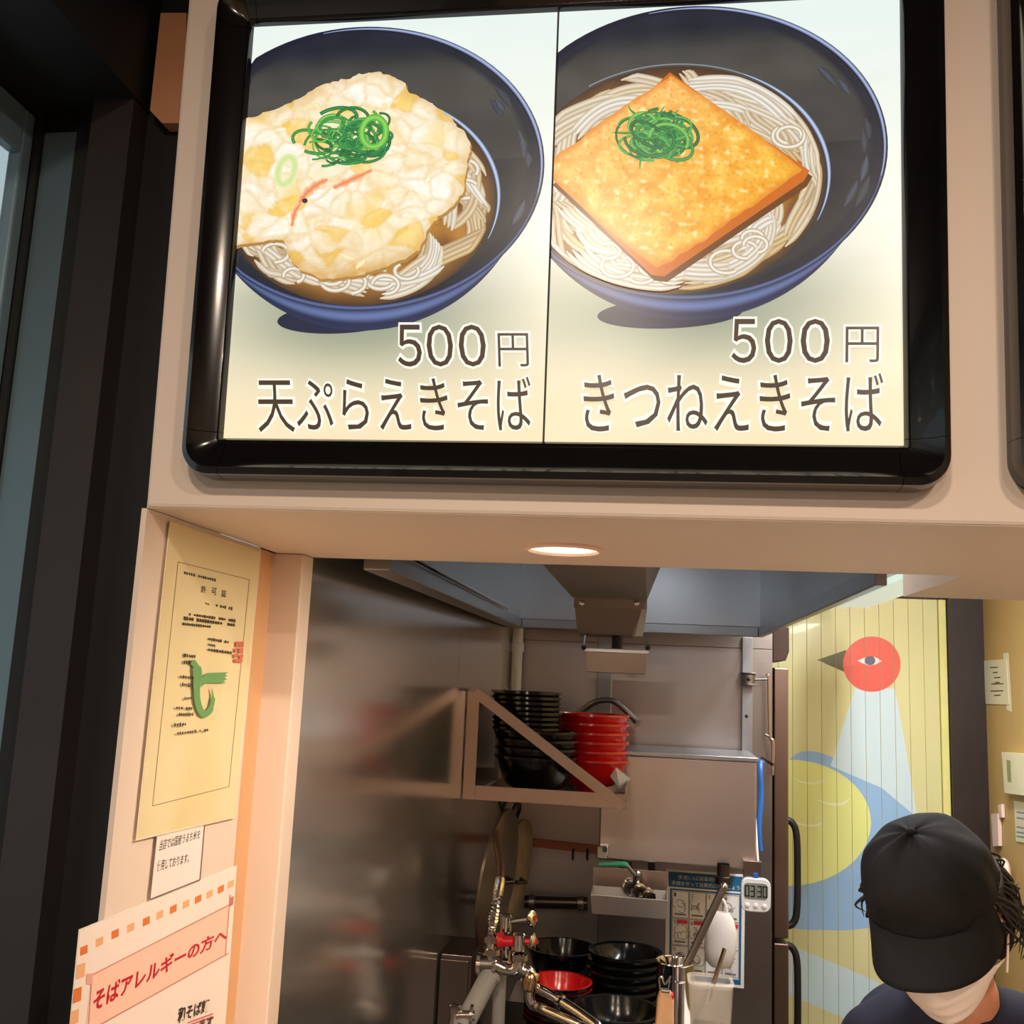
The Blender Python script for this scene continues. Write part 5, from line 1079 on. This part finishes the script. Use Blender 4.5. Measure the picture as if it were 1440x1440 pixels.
for s, (S_, E_, W_) in ((-1, (SHL, ELL, WRL)), (1, (SHR, ELR, WRR))):
    chain(body, [(NB - Vector((0, 0, 0.06)), 0.04), (S_, 0.038), (E_, 0.034), (W_, 0.025)])
    d = (W_ - E_).normalized(); side = d.cross(Vector((0, 0, 1))).normalized(); dn = Vector((0, 0, -1))
    pm = W_ + d*0.045; chain(body, [(W_ + d*0.015, 0.024), (pm - side*0.018, 0.016), (pm + side*0.018, 0.016), (W_ + d*0.015, 0.024)], 10)
    kn = W_ + d*0.078
    for j, (o_, L, r) in enumerate(((-0.030, 0.070, 0.0082), (-0.010, 0.080, 0.0088), (0.011, 0.075, 0.0085), (0.031, 0.058, 0.0075))):
        b0 = kn + side*o_; chain(body, [(pm + side*o_*0.6, 0.013), (b0, r*1.1), (b0 + d*L*0.42 + dn*L*0.18, r), (b0 + d*L*0.6 + dn*L*0.5, r*0.95), (b0 + d*L*0.62 + dn*L*0.78, r*0.85)], 8)
    tb_ = W_ + d*0.025 - side*0.022*s*(-1); chain(body, [(tb_, 0.013), (tb_ + d*0.03 + side*0.022*s, 0.0105), (tb_ + d*0.058 + side*0.020*s + dn*0.014, 0.009)], 8)
for s in (-1, 1):
    hp_ = PELV + Vector((s*0.085, 0.0, -0.04)); kn_ = Vector((hp_.x + s*0.01, hp_.y - 0.02, 0.46)); an_ = Vector((hp_.x + s*0.01, hp_.y + 0.02, 0.08))
    chain(body, [(hp_, 0.085), (kn_, 0.055), (an_, 0.036), (an_ + Vector((0, -0.06, -0.045)), 0.034), (an_ + Vector((0, -0.15, -0.052)), 0.026)], 14)
bo = body.build('body', skin, pe, smooth='all')
rm = bo.modifiers.new('remesh', 'REMESH'); rm.mode = 'VOXEL'; rm.voxel_size = 0.0045; rm.use_smooth_shade = True
sm = bo.modifiers.new('smooth', 'SMOOTH'); sm.iterations = 3; sm.factor = 0.5
def soften(o, vox, it=6):
    rm = o.modifiers.new('remesh', 'REMESH'); rm.mode = 'VOXEL'; rm.voxel_size = vox; rm.use_smooth_shade = True
    s = o.modifiers.new('smooth', 'SMOOTH'); s.iterations = it; s.factor = 0.6
for s in (-1, 1):
    MB().ball(H(s*0.030, -0.078, 0.004), 0.0115, 12).build('eye', mat('eye_white', (230, 224, 216), 0.2), pe, smooth='all'); MB().ball(H(s*0.030, -0.0865, 0.002), 0.0055, 10).build('iris', mat('iris_brown', (40, 26, 20), 0.2), pe, smooth='all')
# shirt, trousers, shoes
shb = MB(); up_ = Vector((0, 0, 1))
chain(shb, [(NB + Vector((0, 0.015, -0.012)), 0.068), (NB + Vector((0, 0.03, -0.07)), 0.095), (CHEST, 0.125), (PELV + up_*0.05, 0.135), (PELV - up_*0.05, 0.138)], 20)
for S_, E_, sg in ((SHL, ELL, -1), (SHR, ELR, 1)):
    chain(shb, [(NB + Vector((sg*0.03, 0.02, -0.045)), 0.062), (S_ + up_*0.004, 0.060), (S_ + (E_ - S_)*0.85, 0.052)], 18); chain(shb, [(S_, 0.06), (CHEST + Vector((sg*0.05, 0, 0)), 0.10)], 16)
soften(shb.build('shirt', navy, pe, smooth='all'), 0.007, 8)
trb = MB()
for s in (-1, 1):
    hp_ = PELV + Vector((s*0.085, 0.0, -0.06)); chain(trb, [(PELV - up_*0.06, 0.125), (hp_, 0.098), (Vector((hp_.x + s*0.01, hp_.y - 0.02, 0.46)), 0.075), (Vector((hp_.x + s*0.01, hp_.y + 0.02, 0.10)), 0.062)], 18)
soften(trb.build('trousers', mat('black_trousers', (24, 24, 28), 0.85), pe, smooth='all'), 0.01, 6)
for s in (-1, 1):
    hp_ = PELV + Vector((s*0.095, 0.02, 0)); MB().add(*(lambda e: (e.v, e.f))(MB().ball((hp_.x, hp_.y - 0.06, 0.045), (0.048, 0.13, 0.045), 16))).build('shoe', blackrubber, pe, smooth='all')
# cap: crown of six gores, button, brim
cr_ = MB(); n = 72; m_ = 16; vs = []; fs = []
for i in range(m_ + 1):
    th = (math.pi/2)*1.02*i/m_
    for k in range(n):
        a = 2*math.pi*k/n; ct_, st_ = math.cos(a), math.sin(a); q = 1 - 0.010*math.exp(-((((a*3/math.pi + 0.5) % 1) - 0.5)/0.04)**2)*math.sin(th)
        rr_ = math.sin(th)**0.86; zz = math.cos(th)**0.80 if th < math.pi/2 else 0
        dent = 0.007*nz(ct_*2.2, st_*2.2, zz*2 + 3)
        vs.append(H((0.0875 + dent)*ct_*rr_*q, (0.106 + dent)*st_*rr_*q + 0.006, 0.026 + (0.090 + dent)*zz - 0.014*rr_*(st_ > 0)*st_))
for i in range(m_): fs += [(i*n+k, (i+1)*n+k, (i+1)*n+(k+1) % n, i*n+(k+1) % n) for k in range(n)]
cap = cr_.add(vs, fs).build('cap', fabric, pe, smooth='all'); so = cap.modifiers.new('thick', 'SOLIDIFY'); so.thickness = 0.003; so.offset = -1
MB().ball(H(0, 0.006, 0.1175), (0.007, 0.007, 0.005), 12).build('cap_button', fabric, cap, smooth='all')
bm_ = MB(); vs = []; fs = []; nu, nv = 28, 10
for j in range(nv + 1):
    for i in range(nu + 1):
        u = -1 + 2*i/nu; v = j/nv; ang = u*1.22
        xi, yi = 0.085*math.sin(ang), -0.100*math.cos(ang) + 0.006
        e = (1 - abs(u)**2.6)
        xo = xi*(1.0 + 0.06*v); yo = yi - 0.070*v*e**0.55
        vs.append(H(xo, yo, 0.031 - 0.023*v - 0.030*(xo/0.088)**2*v))
for j in range(nv): fs += [(j*(nu+1)+i, j*(nu+1)+i+1, (j+1)*(nu+1)+i+1, (j+1)*(nu+1)+i) for i in range(nu)]
bm2 = bm_.add(vs, fs).build('brim', fabric, cap, smooth='all'); so = bm2.modifiers.new('thick', 'SOLIDIFY'); so.thickness = 0.0035; so.offset = 0
# mask with ear loops
mk = MB(); vs = []; fs = []; nu, nv = 24, 14
for j in range(nv + 1):
    for i in range(nu + 1):
        u = -1 + 2*i/nu; v = j/nv; ang = u*1.25; z = -0.012 - 0.085*v + 0.072*abs(u)**1.5*(v - 0.55)
        taper = 1 - 0.26*max(0, v - 0.15)
        nose = 0.014*math.exp(-((u/0.22)**2))*math.exp(-((v - 0.18)/0.35)**2); pleat = 0.0022*math.sin(v*22)*(1 - abs(u))
        vs.append(H(0.081*math.sin(ang)*taper, -(0.113 + nose + pleat)*math.cos(ang)*(1 - 0.06*v) - 0.006 - 0.010*math.sin(math.pi*v)*(1 - u*u), z))
for j in range(nv): fs += [(j*(nu+1)+i, j*(nu+1)+i+1, (j+1)*(nu+1)+i+1, (j+1)*(nu+1)+i) for i in range(nu)]
mo = mk.add(vs, fs).build('face_mask', maskm, pe, smooth='all'); so = mo.modifiers.new('thick', 'SOLIDIFY'); so.thickness = 0.0015; so.offset = 1
for s in (-1, 1):
    for z0 in (-0.018, -0.080):
        MB().tube(smooth_pts([H(s*0.072, -0.036, z0), H(s*0.080, -0.012, (z0 - 0.02)/2), H(s*0.083, 0.016, -0.004 if z0 > -0.05 else -0.030)], 6), 0.0016, 6).build('ear_loop', maskm, mo, smooth=True)
# hair: back cap plus loose strands
hb_ = MB(); rh_ = random.Random(3)
vs = []; fs = []; n = 40
for i in range(9):
    for k in range(n + 1):
        a = math.pi*(-0.04 + 1.08*k/n); z = 0.025 - 0.115*i/8; rr_ = 1.0 - 0.35*max(0, (i - 4)/4)**2
        vs.append(H(0.083*math.cos(a)*rr_*(1 + 0.02*nz(k*0.9, i*0.2)), 0.100*math.sin(a)*rr_ + 0.008 + 0.002*nz(k*0.7, 5), z))
for i in range(8): fs += [(i*(n+1)+k, i*(n+1)+k+1, (i+1)*(n+1)+k+1, (i+1)*(n+1)+k) for k in range(n)]
ho = hb_.add(vs, fs).build('hair', hairm, pe, smooth='all'); so = ho.modifiers.new('thick', 'SOLIDIFY'); so.thickness = 0.008; so.offset = 1
st_ = MB()
for k in range(120):
    s = 1 if k < 92 else -1; a = rh_.uniform(-0.28, 0.75); x0, y0 = s*0.084*math.cos(a), 0.098*math.sin(a) + 0.006; z0 = rh_.uniform(-0.02, 0.035); L = rh_.uniform(0.03, 0.085) * (1 if s > 0 else 0.55)
    p = [H(x0, y0, z0), H(x0*1.10 + s*rh_.uniform(0.002, 0.012), y0 + rh_.uniform(-0.01, 0.02), z0 - L*0.5), H(x0*1.08 + s*rh_.uniform(-0.012, 0.016), y0 + rh_.uniform(-0.018, 0.03), z0 - L)]
    st_.tube(smooth_pts(p, 4), [0.0030*(1 - 0.11*i) for i in range(9)], 5)
so_ = st_.build('hair_strands', hairm, pe, smooth='all'); so_['kind'] = 'stuff'
